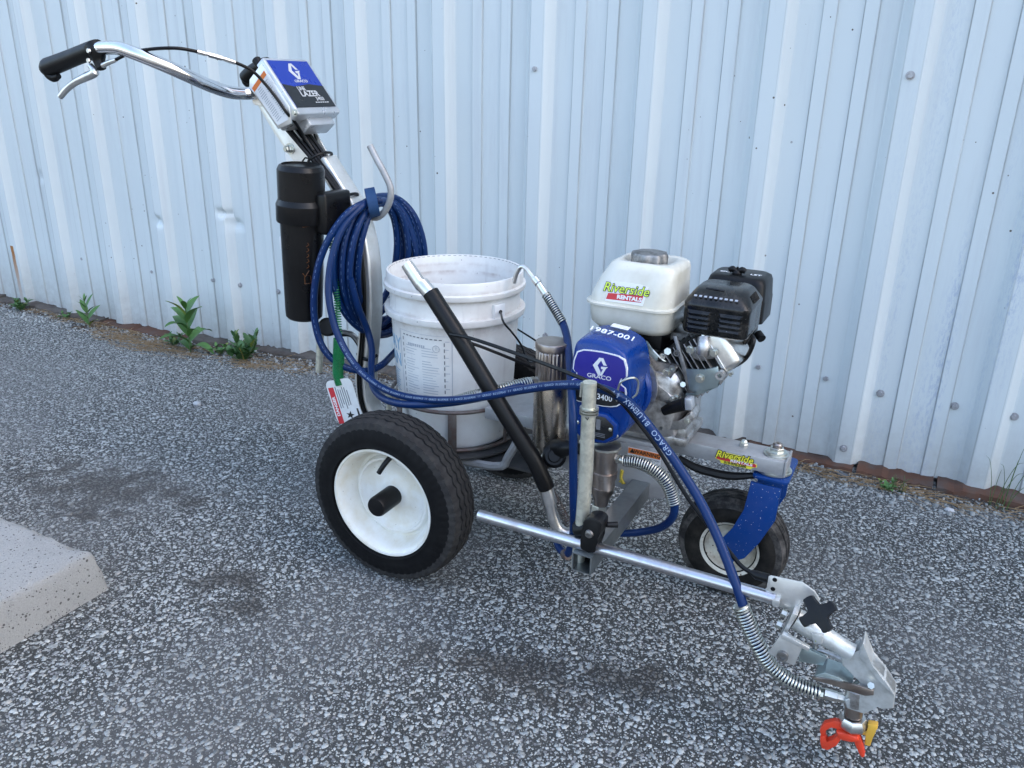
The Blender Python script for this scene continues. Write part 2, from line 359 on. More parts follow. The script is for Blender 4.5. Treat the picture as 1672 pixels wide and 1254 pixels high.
def chipmesh(name, sets):
    vs_, li, ls, off = [], [], [], 0
    for P in sets:
        N, S2, _ = P.shape; S = S2//2; base = off+np.arange(N)[:, None]*S2
        topf = base+np.arange(S)[None]
        i = np.arange(S); quad = np.stack([i, S+i, S+(i+1) % S, (i+1) % S], 1)     # S,4
        side = (base[:, :, None]+quad[None]).reshape(-1)
        li += [topf.ravel(), side]; ls += [np.full(N, S), np.full(N*S, 4)]
        vs_.append(P.reshape(-1, 3)); off += N*S2
    co = np.concatenate(vs_); li = np.concatenate(li); ls = np.concatenate(ls)
    me = bpy.data.meshes.new(name); me.vertices.add(len(co)); me.vertices.foreach_set('co', co.astype('f').ravel())
    me.loops.add(len(li)); me.loops.foreach_set('vertex_index', li.astype('i'))
    me.polygons.add(len(ls)); me.polygons.foreach_set('loop_start', np.concatenate([[0], np.cumsum(ls)[:-1]]).astype('i'))
    me.polygons.foreach_set('loop_total', ls.astype('i')); me.update(calc_edges=True); put_attr(me, 'stain', stain_np(co[:, 0], co[:, 1])); put_attr(me, 'worn', worn_np(co[:, 0], co[:, 1])); return me
me = chipmesh('asphalt_chippings', [chips(.0136, .0030, .0078, 7, .85, .4, 1), chips(.0094, .0021, .0048, 6, .8, .25, 2), chips(.0068, .0012, .0028, 5, .9, .06, 3)])
CHIPM = chip_mat(); me.materials.append(CHIPM); o = bpy.data.objects.new('asphalt_chippings', me); COL.objects.link(o)
o['kind'] = 'stuff'; tag(o, 'pale grey stone chippings set in the asphalt of the yard', 'chippings')

# ------------------------------------------------------------------ ribbed metal wall
P0, PER, YW, RH = -.2115, .3244, .781, .031       # left edge of a rib top, rib spacing, plane of the flats, rib height
SEC = [(-.028, 0), (-.024, -.001), (-.004, -RH+.001), (0., -RH), (.037, -RH), (.041, -RH+.001), (.062, -.001), (.066, 0),
       (.1185, 0), (.1215, -.0055), (.1525, -.0055), (.1555, 0), (.2125, 0), (.2155, -.0055), (.2465, -.0055), (.2495, 0)]
def wall_mat():
    m, t, n, l, p = nt('white_painted_siding'); co = pos(n)
    sp = n.new('ShaderNodeSeparateXYZ'); l.new(co, sp.inputs[0]); X, Z = sp.outputs[0], sp.outputs[2]
    c = mix(n, l, noise(n, l, co, 2.4, 4, .6, (1, 1, .35)), (.60, .645, .64), (.68, .72, .715))
    # dirt that has settled along the folds
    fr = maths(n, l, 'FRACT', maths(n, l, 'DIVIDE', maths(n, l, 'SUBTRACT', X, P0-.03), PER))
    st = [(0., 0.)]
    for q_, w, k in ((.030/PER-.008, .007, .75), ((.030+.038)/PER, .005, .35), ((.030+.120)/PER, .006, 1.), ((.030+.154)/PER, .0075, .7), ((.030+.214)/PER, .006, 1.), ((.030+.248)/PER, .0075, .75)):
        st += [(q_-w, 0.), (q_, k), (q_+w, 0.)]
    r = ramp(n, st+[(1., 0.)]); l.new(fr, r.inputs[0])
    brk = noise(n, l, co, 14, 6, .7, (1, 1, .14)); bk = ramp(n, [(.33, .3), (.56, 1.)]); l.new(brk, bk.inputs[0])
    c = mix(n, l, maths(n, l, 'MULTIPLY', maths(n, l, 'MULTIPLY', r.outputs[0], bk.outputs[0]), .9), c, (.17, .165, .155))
    # chalky streaks and splashes near the ground
    f = noise(n, l, co, 26, 6, .7, (1, 1, .07)); fr2 = ramp(n, [(.52, 0.), (.75, 1.)]); l.new(f, fr2.inputs[0])
    c = mix(n, l, maths(n, l, 'MULTIPLY', fr2.outputs[0], .30), c, (.47, .48, .50))
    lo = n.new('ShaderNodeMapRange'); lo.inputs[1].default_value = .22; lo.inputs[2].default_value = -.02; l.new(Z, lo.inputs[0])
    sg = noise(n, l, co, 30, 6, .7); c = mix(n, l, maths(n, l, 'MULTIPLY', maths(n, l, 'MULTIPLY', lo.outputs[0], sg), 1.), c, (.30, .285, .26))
    # worn blue-grey abrasion on the right-hand panel
    ab = n.new('ShaderNodeMapRange'); ab.inputs[1].default_value = .76; ab.inputs[2].default_value = .90; l.new(X, ab.inputs[0])
    an = noise(n, l, co, 160, 6, .8, (1, 1, .3)); ar = ramp(n, [(.47, 0.), (.6, 1.)]); l.new(an, ar.inputs[0])
    am = noise(n, l, co, 11, 3, .5, (1, 1, .05)); amr = ramp(n, [(.5, 0.), (.62, 1.)]); l.new(am, amr.inputs[0])
    c = mix(n, l, maths(n, l, 'MULTIPLY', maths(n, l, 'MULTIPLY', maths(n, l, 'MULTIPLY', ab.outputs[0], ar.outputs[0]), amr.outputs[0]), .55), c, (.30, .37, .52))
    # splashes of mud
    big = noise(n, l, co, 3.3, 2); bg = ramp(n, [(.52, 0.), (.6, 1.)]); l.new(big, bg.inputs[0])
    c = mix(n, l, maths(n, l, 'MULTIPLY', specks(n, l, co, 38, .12), bg.outputs[0]), c, (.10, .08, .06))
    # rust run below the leftmost screw
    dx = maths(n, l, 'ABSOLUTE', maths(n, l, 'SUBTRACT', X, -2.797)); wob = maths(n, l, 'MULTIPLY', noise(n, l, co, 60, 4, .6, (1, 1, .2)), .022)
    k = maths(n, l, 'LESS_THAN', dx, wob)
    zr = n.new('ShaderNodeMapRange'); zr.inputs[1].default_value = -.05; zr.inputs[2].default_value = .2; zr.inputs[3].default_value = .05; zr.inputs[4].default_value = 1.; l.new(Z, zr.inputs[0])
    c = mix(n, l, maths(n, l, 'MULTIPLY', maths(n, l, 'MULTIPLY', k, zr.outputs[0]), maths(n, l, 'LESS_THAN', Z, .232)), c, (.36, .15, .04))
    l.new(c, p.inputs['Base Color'])
    l.new(maths(n, l, 'MULTIPLY_ADD', noise(n, l, co, 30, 4), .16, .36), p.inputs['Roughness'])
    b = n.new('ShaderNodeBump'); b.inputs['Strength'].default_value = .12; b.inputs['Distance'].default_value = .002
    l.new(noise(n, l, co, 60, 3), b.inputs['Height']); l.new(b.outputs[0], p.inputs['Normal'])
    return m
WM = wall_mat()
wall = empty('siding_wall', (0, YW, 0))
tag(wall, 'long white wall of vertical ribbed metal siding behind the machine', 'wall')
DENTS = [(-2.527, .552, .04, .018), (-1.834, .431, .04, .022), (-1.475, .495, .035, .018), (-1.44, .455, .045, .018)]
def dent(x, z):
    d = 0
    for (a, b, r, k) in DENTS:
        q_ = ((x-a)/(r*.8))**2+((z-b)/(r*.55))**2
        d += k*math.exp(-q_*1.5)*(.8+.35*math.sin(x*60+z*80))
    return d
zs = np.unique(np.concatenate([np.linspace(0, .36, 10), np.linspace(.36, .64, 41), np.linspace(.66, 1.5, 22), [2, 3, 4.5, 5.6]]))
def panel(kseam):
    x0 = P0+kseam*3*PER; pts = []
    for k in range(3):
        for (dx, dy) in SEC: pts.append((x0+k*PER+dx, YW+dy))
        if True:
            pts += [(x0+k*PER+.27, YW)]
    pts += [(x0+3*PER-.028, YW+.002), (x0+3*PER-.02, YW-.004), (x0+3*PER, YW-RH+.003), (x0+3*PER+.02, YW-RH+.003)]
    if -3 <= kseam <= 0:
        fine = []
        for a, b_ in zip(pts[:-1], pts[1:]):
            m_ = max(1, int(abs(b_[0]-a[0])/.012)) if kseam < -1 else 1
            fine += [(a[0]+(b_[0]-a[0])*j/m_, a[1]+(b_[1]-a[1])*j/m_) for j in range(m_)]
        pts = fine+[pts[-1]]
    b = B(); grid = []
    ph = RNG.uniform(0, 6, 4)
    for z in zs:
        row = []
        for (x, y) in pts:
            bot = .012+float(gz(x, .75))
            zz = max(z, 0)
            zz = bot+zz if z < .01 else z
            wav = .0011*math.sin(z*4.1+ph[0]+x*3)+.0008*math.sin(x*9+z*2.3+ph[1])
            row.append(b.bm.verts.new((x+.0012*math.sin(z*5+ph[2]), y+wav+dent(x, z), zz)))
        grid.append(row)
    for j in range(len(zs)-1):
        for i in range(len(pts)-1): b.bm.faces.new((grid[j][i], grid[j][i+1], grid[j+1][i+1], grid[j+1][i]))
    me = bpy.data.meshes.new('siding_panel'); b.bm.normal_update(); b.bm.to_mesh(me); b.bm.free(); finish(me, True, 12); me.materials.append(WM)
    return link('siding_panel', me, wall)
for k in range(-10, 11): panel(k)
sb = B().bolt((0, 0, 0), (0, -1, 0), .0072, .008); sb = obj('screw', sb, 'screw', wall)
ORG0 = ORG[sb.name]
def screw(x, z, y):
    o = sb.copy(); COL.objects.link(o); o.parent = wall; o.location = V((x, y, z))-ORG[wall.name]; return o
SC = [(-2.128, .216), (-1.59, .222), (-1.449, .22), (-1.255, .22), (.519, .24), (.701, .239), (.842, .222), (1.02, .222), (1.154, .221), (-2.797, .218), (-1.93, .214), (-.96, .222), (-.62, .222), (-.15, .225), (.21, .23)]
for x, z in SC: screw(x, z, YW-.003)
for x, z in ((-.196, 1.017), (.777, 1.017), (.778, .058), (-1.17, 1.017), (-.197, .058)): screw(x, z, YW-RH-.003)
sb.location = V((-2.36, YW-.003, .218))-ORG[wall.name]

b = B(); b.box((-.2, .90, .1), (19, .16, .7)); obj('sun_leak_blocker', b, M('leak_blocker_grey', (.2, .2, .19), .9), wall)  # unseen box added behind the sheets to stop sun leaking under them
# rusty sill angle the sheets stand on, broken into lengths
rustm = M('rusty_sill_iron', (.095, .042, .024), .9, 0, dirt=(.085, .070, .060), damt=1., dscale=20, bump=.8, bscale=120, var=.4)
soilm = M('dirty_sill_concrete', (.10, .088, .076), .95, 0, dirt=(.055, .040, .032), damt=1., dscale=16, bump=1., bscale=140, var=.4)
x = -4.4
while x < 2.4:
    rusty = x > .45 or -2.25 < x < -1.75; L = random.uniform(.10, .34); b = B(); n_ = 13; rings = []; hb = random.uniform(.008, .020); fb = random.uniform(-.008, .012)
    for i in range(n_):
        t = x+L*i/(n_-1); g = float(gz(t, .74)); h = hb+random.uniform(-.004, .005); f_ = .722+fb+random.uniform(-.006, .006)
        rings.append([(t, f_-.004, g-.01), (t, f_+random.uniform(-.003, .004), g+h*.75), (t, f_+.012+random.uniform(0, .01), g+h), (t, .80, g+h+random.uniform(0, .006)), (t, .80, g-.01)])
    b.loft(rings); obj('sill_iron' if rusty else 'sill_block', b, rustm if rusty else soilm, wall, ang=20); x += L+random.uniform(0, .012)

# ------------------------------------------------------------------ concrete parking stop
def conc_mat():
    m, t, n, l, p = nt('weathered_concrete'); co = pos(n)
    c = mix(n, l, noise(n, l, co, 8, 5), (.52, .52, .50), (.64, .64, .62))
    g = noise(n, l, co, 320, 4, .8); r = ramp(n, [(.36, (.09, .085, .08)), (.46, (.30, .29, .27)), (.60, (.40, .39, .37)), (.70, (.62, .61, .59))]); l.new(g, r.inputs[0])
    c = mix(n, l, .4, c, r.outputs[0])
    c = mix(n, l, maths(n, l, 'MAXIMUM', specks(n, l, co, 110, .34), specks(n, l, co, 230, .4)), c, (.13, .125, .12))
    f = noise(n, l, co, 22, 3); fr = ramp(n, [(.70, 0.), (.72, 1.)]); l.new(f, fr.inputs[0]); c = mix(n, l, maths(n, l, 'MULTIPLY', fr.outputs[0], .6), c, (.17, .125, .05))
    l.new(c, p.inputs['Base Color']); p.inputs['Roughness'].default_value = .88
    b = n.new('ShaderNodeBump'); b.inputs['Strength'].default_value = 1.; b.inputs['Distance'].default_value = .007
    l.new(g, b.inputs['Height']); l.new(b.outputs[0], p.inputs['Normal']); return m
MT['concrete'] = conc_mat()
b = B(); rings = []
for z_, g_ in ((-.004, 0), (.018, .002), (.04, .004), (.06, .007), (.076, .010), (.085, .013), (.089, .018), (.0905, .026), (.092, .045), (.0925, .075)):
    ring_ = []
    o_ = rr2(.95-g_, .15-g_*1.15, .012, 3, -1.428, -.745)
    for i in range(len(o_)):
        p_, q_ = o_[i], o_[(i+1) % len(o_)]; m_ = max(1, int(math.hypot(q_[0]-p_[0], q_[1]-p_[1])/.02)); ring_ += [(p_[0]+(q_[0]-p_[0])*j/m_, p_[1]+(q_[1]-p_[1])*j/m_, z_) for j in range(m_)]
    rings.append(ring_)
n0 = min(len(r_) for r_ in rings); rings = [[r_[int(i*len(r_)/n0)] for i in range(n0)] for r_ in rings]
b.loft(rings)
for v in b.bm.verts:
    nn = float(fbm(v.co.x+v.co.z*2, v.co.y+v.co.z, 30)-.5)*.006; chip = max(0, float(fbm(v.co.x*1.3, v.co.y+v.co.z*3, 17))-.62)*.06 if v.co.z > .05 else 0
    if v.co.z > .002: d = (v.co-V((v.co.x*.9-.14, -.745, .02))).normalized(); v.co += d*(nn-chip)
stop = obj('parking_stop', b, 'concrete', None, ang=60)
tag(stop, 'weathered pale concrete parking stop at the left edge', 'parking stop')

# ------------------------------------------------------------------ weeds along the wall
leafm = {}
def leaf_mat(name, a, b_):
    m, t, n, l, p = nt(name); ri = n.new('ShaderNodeObjectInfo').outputs['Random']
    c = mix(n, l, ri, a, b_); c = mix(n, l, maths(n, l, 'GREATER_THAN', ri, .9), c, (b_[0]*2., b_[1]*1.15, b_[2]*.7)); c = mix(n, l, maths(n, l, 'MULTIPLY', noise(n, l, pos(n), 120, 4), .5), c, tuple(x*.6 for x in a))
    l.new(c, p.inputs['Base Color']); p.inputs['Roughness'].default_value = .5
    p.inputs['Subsurface Weight'].default_value = .12; p.inputs['Subsurface Radius'].default_value = (.004, .006, .002); return m
LG = leaf_mat('weed_leaf_green', (.06, .16, .035), (.12, .26, .065)); LD = leaf_mat('weed_leaf_dark', (.045, .12, .035), (.085, .19, .055))
ST = leaf_mat('weed_stem', (.10, .15, .06), (.12, .17, .07)); DRY = M('dry_straw', (.28, .19, .10), .8, var=.4); GRS = leaf_mat('grass_blade', (.06, .11, .03), (.10, .16, .05))
def leafshape(base, az, el, L, W, droop, jag=0.):
    b = B(); d = V((math.cos(az), math.sin(az), 0)); s = V((-math.sin(az), math.cos(az), 0)); N = 9; rows = []
    p = V(base); ang = el
    for i in range(N):
        t = i/(N-1); w = W*.5*math.sin(math.pi*min(1, t**.8*.96+.02))**.85*(1+jag*(1 if i % 2 else -1))
        if i == N-1: w = .0004
        fold = w*.35
        rows.append([p-s*w+V((0, 0, fold)), p-s*w*.5+V((0, 0, fold*.4)), p.copy(), p+s*w*.5+V((0, 0, fold*.4)), p+s*w+V((0, 0, fold))])
        p = p+(d*math.cos(ang)+V((0, 0, math.sin(ang))))*L/(N-1); ang -= droop/(N-1)
    vs_ = [[b.bm.verts.new(q_) for q_ in r] for r in rows]
    for i in range(N-1):
        for j in range(4): b.bm.faces.new((vs_[i][j], vs_[i][j+1], vs_[i+1][j+1], vs_[i+1][j]))
    return b
def leaf(pl, *a, mat=LG, **k):
    bb = leafshape(*a, **k); me = bpy.data.meshes.new('leaf'); bb.bm.to_mesh(me); bb.bm.free(); me.shade_smooth(); me.materials.append(mat); return link('leaf', me, pl)
def weed(x, y, label, h, levels, L, W, mat, jag=0., lean=(0, 0), nst=1, spread=.0, dr=1.1, el=.75):
    z = float(gz(x, y)); pl = empty('weed', (x, y, z)); tag(pl, label, 'weed', 'weeds growing along the foot of the wall')
    for s_ in range(nst):
        a = 2.4*s_+.5; lx, ly = lean[0]+spread*math.cos(a), lean[1]+spread*math.sin(a); hh = h*(1-.18*s_*(nst > 1))
        top = V((x+lx, y+ly, z+hh)); bt = V((x, y, z-.005)); b = B().tube([bt, bt.lerp(top, .5)+V((lx*.1, 0, 0)), top], [.0028, .0022, .0012], 6, 4)
        obj('stem', b, ST, pl)
        for i in range(levels):
            t = (i+.6)/(levels+.2); p = bt.lerp(top, t); n_ = 2 if i < levels-1 else 3
            for q_ in range(n_):
                az = i*1.57+q_*(2*math.pi/n_)+random.uniform(-.35, .35)+s_; f = (1-.45*t)*random.uniform(.8, 1.12)
                if i == levels-1: f *= .75
                leaf(pl, p, az, el+t*.45+random.uniform(-.15, .15), L*f, W*f*random.uniform(.85, 1.1), dr*random.uniform(.7, 1.3)*(1-t*.5), jag=jag, mat=mat)
    return pl
weed(-2.235, .675, 'small upright weed nearest the left end of the wall', .125, 5, .090, .028, LG, lean=(-.01, 0), dr=.5, el=.7)
weed(-1.585, .625, 'tallest weed with long pointed leaves, between two smaller weeds', .19, 7, .150, .056, LG, lean=(.0, .0), dr=1.5, el=.8)
weed(-1.31, .63, 'bushy dark weed with notched leaves, closest to the machine', .11, 5, .078, .036, LD, jag=.16, nst=5, spread=.06, dr=.8, el=.85)
weed(-2.72, .69, 'low green weed at the very left edge of the wall', .05, 3, .06, .03, LD, nst=3, spread=.04)
weed(-2.43, .70, 'tiny pale weed just right of the low leftmost weed', .035, 2, .04, .02, LG, nst=2, spread=.03)
weed(.90, .665, 'tiny green weed below the right part of the wall', .03, 2, .035, .014, LG, nst=3, spread=.02)
def tuft(x, y, label, n_, h):
    z = float(gz(x, y)); pl = empty('grass_tuft', (x, y, z)); tag(pl, label, 'grass', 'grass tufts at the foot of the wall')
    for i in range(n_):
        a = random.uniform(0, 6.28); hh = h*random.uniform(.5, 1.1); k = random.uniform(.1, .55)*hh
        p0 = V((x+random.uniform(-.02, .02), y+random.uniform(-.012, .012), z-.002)); d = V((math.cos(a), math.sin(a)*.6-.2, 0))
        obj('blade', B().tube([p0, p0+V((0, 0, hh*.5))+d*k*.25, p0+V((0, 0, hh*.9))+d*k*.7, p0+V((0, 0, hh))+d*k*1.1], [.0011, .001, .0007, .0002], 4, 4), GRS, pl)
weed(-1.72, .665, 'low leafy clump at the left foot of the tallest weed', .05, 3, .055, .022, LD, nst=3, spread=.035)
weed(-1.46, .655, 'short clump between the tallest weed and the bushy weed', .04, 2, .05, .024, LG, nst=3, spread=.03)
tuft(1.16, .70, 'tall thin grass blades at the right edge of the wall', 9, .16); tuft(.93, .67, 'short grass tuft beside the rusty sill, right of the front wheel', 9, .05)
# dry straw and soil litter at the foot of the wall
b = B()
for i in range(1000):
    cx_, cy_, sx_, sy_ = random.choice([(-1.95, .64, .22, .035), (-1.95, .64, .22, .035), (-1.85, .61, .25, .03), (-1.72, .60, .15, .035), (-1.28, .60, .16, .025), (-1.1, .66, .3, .03), (.62, .68, .2, .015), (1.0, .68, .3, .02), (-2.4, .7, .3, .02)])
    x, y = random.gauss(cx_, sx_*.75), min(.715, random.gauss(cy_, sy_)); z = float(gz(x, y)); a = random.gauss(0, .7); L = random.uniform(.02, .11); c = V((math.cos(a), math.sin(a)*.6, 0))*L
    p = V((x, y, z+random.uniform(.001, .009))); b.tube([p, p+c*.5+V((0, 0, random.uniform(0, .008))), p+c], [.0009, .0008, .0004], 4)
o = obj('dry_straw', b, DRY); o['kind'] = 'stuff'; tag(o, 'dry brown straw lying along the foot of the wall', 'straw')
soil = M('soil_litter', (.055, .042, .033), .95, dirt=(.11, .09, .07), damt=.7, dscale=60, bump=.8, bscale=200, var=.4)
b = B()
for i in range(2600):
    x = random.uniform(-3.2, 1.5); y = .722-abs(random.gauss(0, .022 if not -2.3 < x < -.9 else .05)); r = random.uniform(.002, .008); z = float(gz(x, y))
    b.lathe([(r*.5, -.002), (r, .0), (r*.7, r*.5), (0, r*.7)], (x, y, z), (random.uniform(-.4, .4), random.uniform(-.4, .4), 1), 5)
o = obj('soil_crumbs', b, soil, smooth=False); o['kind'] = 'stuff'; tag(o, 'dark soil crumbs along the foot of the wall', 'soil')
GP = chips(.012, .003, .0085, 7, .5, .4, 11); GP = GP[(GP[:, 0, 1] > .60)]
GP[:, :, 2] += np.where(np.arange(14)[None] < 7, 1, 0)*np.random.default_rng(3).uniform(.0015, .006, (len(GP), 1))
me = chipmesh('loose_gravel', [GP]); me.materials.append(CHIPM); o = bpy.data.objects.new('loose_gravel', me); COL.objects.link(o); o['kind'] = 'stuff'; tag(o, 'loose gravel crumbs lying along the wall', 'gravel')
def stone(name, x, y, r, label, mat):
    b = B(); bmesh.ops.create_icosphere(b.bm, subdivisions=2, radius=r)
    for v in b.bm.verts: v.co = V((v.co.x*1.3, v.co.y, v.co.z*.6))*random.uniform(.85, 1.1)+V((x, y, float(gz(x, y))+r*.4))
    return tag(obj(name, b, mat, ang=25), label, 'stone')
GS = M('loose_stone', (.40, .41, .42), .8, var=.2)
stone('loose_stone', *(-1.0924,0.2039,0)[:2], .012, 'pale loose pebble on the asphalt below the bushy weed', GS)
for i, (x, y, r, lb) in enumerate(((-1.05, .62, .009, 'small loose pebble on the asphalt just right of the bushy weed'), (1.05, .62, .010, 'small loose pebble near the right edge of the wall'))): stone('loose_stone', x, y, r, lb, GS)
stone('loose_stone', .79, .69, .012, 'dark grey loose pebble by the rusty sill, right of the front wheel', M('dark_stone', (.09, .1, .11), .8))

# ================================================================== the line striping machine
S = empty('line_striper', (0, 0, 0))
tag(S, 'wheeled paint line striping machine with engine, blue pump housing, steel handlebar and spray gun', 'line striper')
def part(name, b, mat, parent=S, **k): return obj(name, b, mat, parent, **k)

# ---- wheels
def tyre(c, Ro, Rb, hw, nseg, zig, ngr, shoulder=60):
    """pneumatic tyre about the Y axis: returns tread and side walls as two meshes"""
    cx, cy, cz = c; tw = hw*.80
    gp = [(-1+2*(i+.5)/ngr)*tw*.80 for i in range(ngr)]; gw = tw*.06
    rows = []                                        # (y, r, zig weight, shoulder lug weight)
    rows.append((-tw*1.10, Ro-.020, 0, .5)); rows.append((-tw*1.03, Ro-.0085, 0, 1)); rows.append((-tw*.97, Ro-.0035, .4, 0))
    for g in gp:
        rows += [(g-gw, Ro-.0006, 1, 0), (g-gw*.6, Ro-.0085, 1, 0), (g+gw*.6, Ro-.0085, 1, 0), (g+gw, Ro-.0006, 1, 0)]
    rows.append((tw*.97, Ro-.0035, .4, 0)); rows.append((tw*1.03, Ro-.0085, 0, 1)); rows.append((tw*1.10, Ro-.020, 0, .5))
    def ringmesh(rows_, closed=False):
        b = B(); rings = []
        for (y, r, zw, lw) in rows_:
            ring = []
            for k in range(nseg):
                t = 2*math.pi*k/nseg; ph = (k*zig/nseg) % 1; tri = abs(ph*2-1)*2-1
                crown = -.0045*(y/tw)**2 if abs(y) <= tw else 0
                rr = r+crown-(.0055*lw*(1 if shoulder and (k*shoulder/nseg) % 1 > .55 else 0))
                yy = y+zw*tri*tw*.075
                ring.append((cx+rr*math.sin(t), cy+yy, cz+rr*math.cos(t)))
            rings.append(ring)
        b.loft(rings, caps=False); return b
    sw = []
    for s in (-1, 1):
        pr = [(tw*1.10, Ro-.020, 0, .5), (hw*.985, Ro-.034, 0, 0.6), (hw, Ro-.046, 0, 0), (hw*.985, Ro-.056, 0, 0), (hw*1.0, Ro-.0575, 0, 0), (hw*.975, Ro-.0595, 0, 0), (hw*.90, Rb+.006, 0, 0), (hw*.86, Rb+.001, 0, 0), (hw*.80, Rb+.002, 0, 0)]
        if Ro < .15: pr = [(tw*1.10, Ro-.020, 0, .5), (hw*.985, Ro-.028, 0, 0), (hw, Ro-.035, 0, 0), (hw*.95, Rb+.006, 0, 0), (hw*.85, Rb, 0, 0), (hw*.7, Rb-.005, 0, 0)]
        sw.append(ringmesh([(s*a, r_, z_, l_) for a, r_, z_, l_ in pr]))
    b2 = B()
    for w in sw:
        me = bpy.data.meshes.new('x'); w.bm.to_mesh(me); b2.bm.from_mesh(me); w.bm.free(); bpy.data.meshes.remove(me)
    return ringmesh(rows), b2
def rear_wheel(y, out):
    c = (-.008, y, .181); w = empty('rear_wheel', c); w.parent = S; w.location = c
    tr, sd_ = tyre(c, .181, .1165, .046, 240, 48, 4)
    obj('tread', tr, 'tread', w, ang=28); obj('tyre', sd_, 'rubber', w, ang=30)
    d = (0, out, 0); o = V(c)
    prof = [(.119, -.052), (.119, .040), (.124, .046), (.1285, .046), (.1285, .0435), (.122, .042), (.1165, .036), (.1125, .020), (.108, .000), (.103, -.007), (.097, -.007), (.092, .004), (.087, .005), (.081, -.006), (.075, -.009), (.045, -.009), (.040, -.003), (.030, -.001), (.0, -.001)]
    prof = [(.125, -.046), (.120, -.040)] + [(.120, .036)] + prof[2:]; prof = [(r_*.922, h_*.9) for r_, h_ in prof]
    obj('rim', B().lathe(prof, o, d, 72), 'rim', w, ang=50)
    h0 = o-V(d)*.003
    obj('hub_cap', B().lathe([(.0, 0), (.0215, 0), (.0215, .058), (.0195, .0625), (.013, .0635), (.0, .0635)], h0, d, 28), 'black', w)
    a0 = V((-0.0121,-0.285,0.254)) if out < 0 else V((.05, y+out*.016, .12))
    obj('valve_stem', B().tube([a0+V((.010, -out*.012, .020)), a0+V((.004, 0, .008)), a0+V((-.005, out*.008, -.010))], [.0058, .0056, .0052], 10, 3), 'black', w)
    obj('axle', B().rod(o+V(d)*.005, o-V(d)*.10, .012), 'zinc', w)
    return w
rear_wheel(-.26, -1); rear_wheel(.26, 1)
part('rear_axle', B().rod((-.008, -.2, .181), (-.008, .2, .181), .010), 'frame')

# ---- front caster
cc = (.637, .022, .1115); w = empty('caster_wheel', cc); w.parent = S; w.location = cc
tr, sd_ = tyre(cc, .1115, .060, .040, 144, 0, 4, 0)
obj('tread', tr, 'tread_old', w, ang=28); obj('tyre', sd_, 'rubber_old', w)
obj('rim', B().lathe([(.056, -.035), (.054, .030), (.060, .034), (.062, .034), (.062, .031), (.056, .029), (.052, .020), (.046, .012), (.030, .010), (.024, .016), (.018, .018), (0, .018)], cc, (0, -1, 0), 48), 'rim_old', w)
obj('axle', B().rod((.637, -.042, .1115), (.637, .086, .1115), .007), 'zinc', w)
fk = empty('caster_fork', (.69, 0, .29)); fk.parent = S; fk.location = (.69, 0, .29)
fo = [(0.6644,-0.034,0.2832), (0.7214,-0.034,0.2823), (0.7192,-0.034,0.2133), (0.6962,-0.034,0.1578), (0.6728,-0.034,0.1158), (0.6505,-0.034,0.1003), (0.628,-0.034,0.1032), (0.6177,-0.034,0.1186), (0.6214,-0.034,0.1409), (0.6419,-0.034,0.1748), (0.6603,-0.034,0.2209)]
fo = [(p[0], p[2]) for p in fo]
for s_ in (-1, 1):
    obj('fork_arm', B().prism(fo, .022+s_*.0525, .022+s_*.0595, .0012), 'forkblue', fk)
    obj('axle_nut', B().bolt((.637, .022+s_*.0595, .1115), (0, s_, 0), .0085, .009), 'zinc', fk)
ft = [(p[0]+.0, p[1]) for p in rr2(.034, .0595, .012, 4, .699, .022)]
b = B(); v = b.loft([[(x, y, .2915) for x, y in ft], [(x, y, .2985) for x, y in ft]]); b.bev(v, .0015); obj('fork_crown', b, 'forkblue', fk)
part('caster_bearing', B().lathe([(0, .2985), (.031, .2985), (.033, .301), (.033, .304), (.030, .305), (.030, .3075), (0, .3075)], (.699, 0, 0), (0, 0, 1), 32), 'zinc')
# under beam: caster lock lever
part('lock_lever', B().tube([(.52, -.028, .296), (.56, -.03, .283), (.62, -.028, .281), (.668, -.02, .29)], [.006, .009, .009, .006], 8, 4), 'black')

# ---- frame
b = B().box((.606, 0, .3190), (.228, .060, .0300), .0025); part('main_beam', b, 'frame')
b = B().box((.722, 0, .3190), (.004, .062, .032), .001); part('beam_end_plate', b, 'frame')
b = B().box((.300, .010, .3170), (.400, .150, .026), .002); part('engine_bed', b, 'frame')
def o2(*p): return [(q_[0], q_[2]) for q_ in p]
b = B().prism(o2((0.4003,-0.072,0.3215), (0.5105,-0.072,0.3259), (0.5099,-0.072,0.2228), (0.4829,-0.072,0.2142), (0.4016,-0.072,0.2247), (0.3131,-0.072,0.236), (0.2096,-0.072,0.2435), (0.2026,-0.072,0.2847)), -.072, -.0665, .001); part('side_plate', b, 'frame')
wl_ = empty('warning_label', (0.461,-0.0725,0.2971)); wl_.parent = S; wl_.location = ORG[wl_.name]
wm = frame((0.4274,-0.0728,0.2892), (1, 0, 0), (0, 0, 1))
lw, lh = .068, .044
b = B(T(0, 0, 0) @ frame((0.4626,-0.0727,0.2949), (1, 0, 0), (0, 0, 1))); b.box((0, 0, 0), (lw, .0006, lh)); obj('label_sheet', b, 'white', wl_, smooth=False)
fm = frame((0.4626,-0.0727,0.2949), (1, 0, 0), (0, 0, 1))
b = B(fm); b.box((0, -.0005, lh/2-.007), (lw-.002, .0006, .012)); obj('label_band', b, 'orange', wl_, smooth=False)
b = B(); addtext(b, 'WARNING', fm @ T(.006, -.0009, lh/2-.007), .0112, offset=.0002, sx=1.0); b.m = fm
b.prism([(-.030, .011), (-.0245, .0205), (-.019, .011)], -.0010, -.0008); obj('label_lettering', b, 'blackprint', wl_, smooth=False)
b = B(); addtext(b, 'SKIN INJECTION', fm @ T(.013, -.0009, .0045), .0052); addtext(b, 'HAZARD', fm @ T(.004, -.0009, -.0008), .0052)
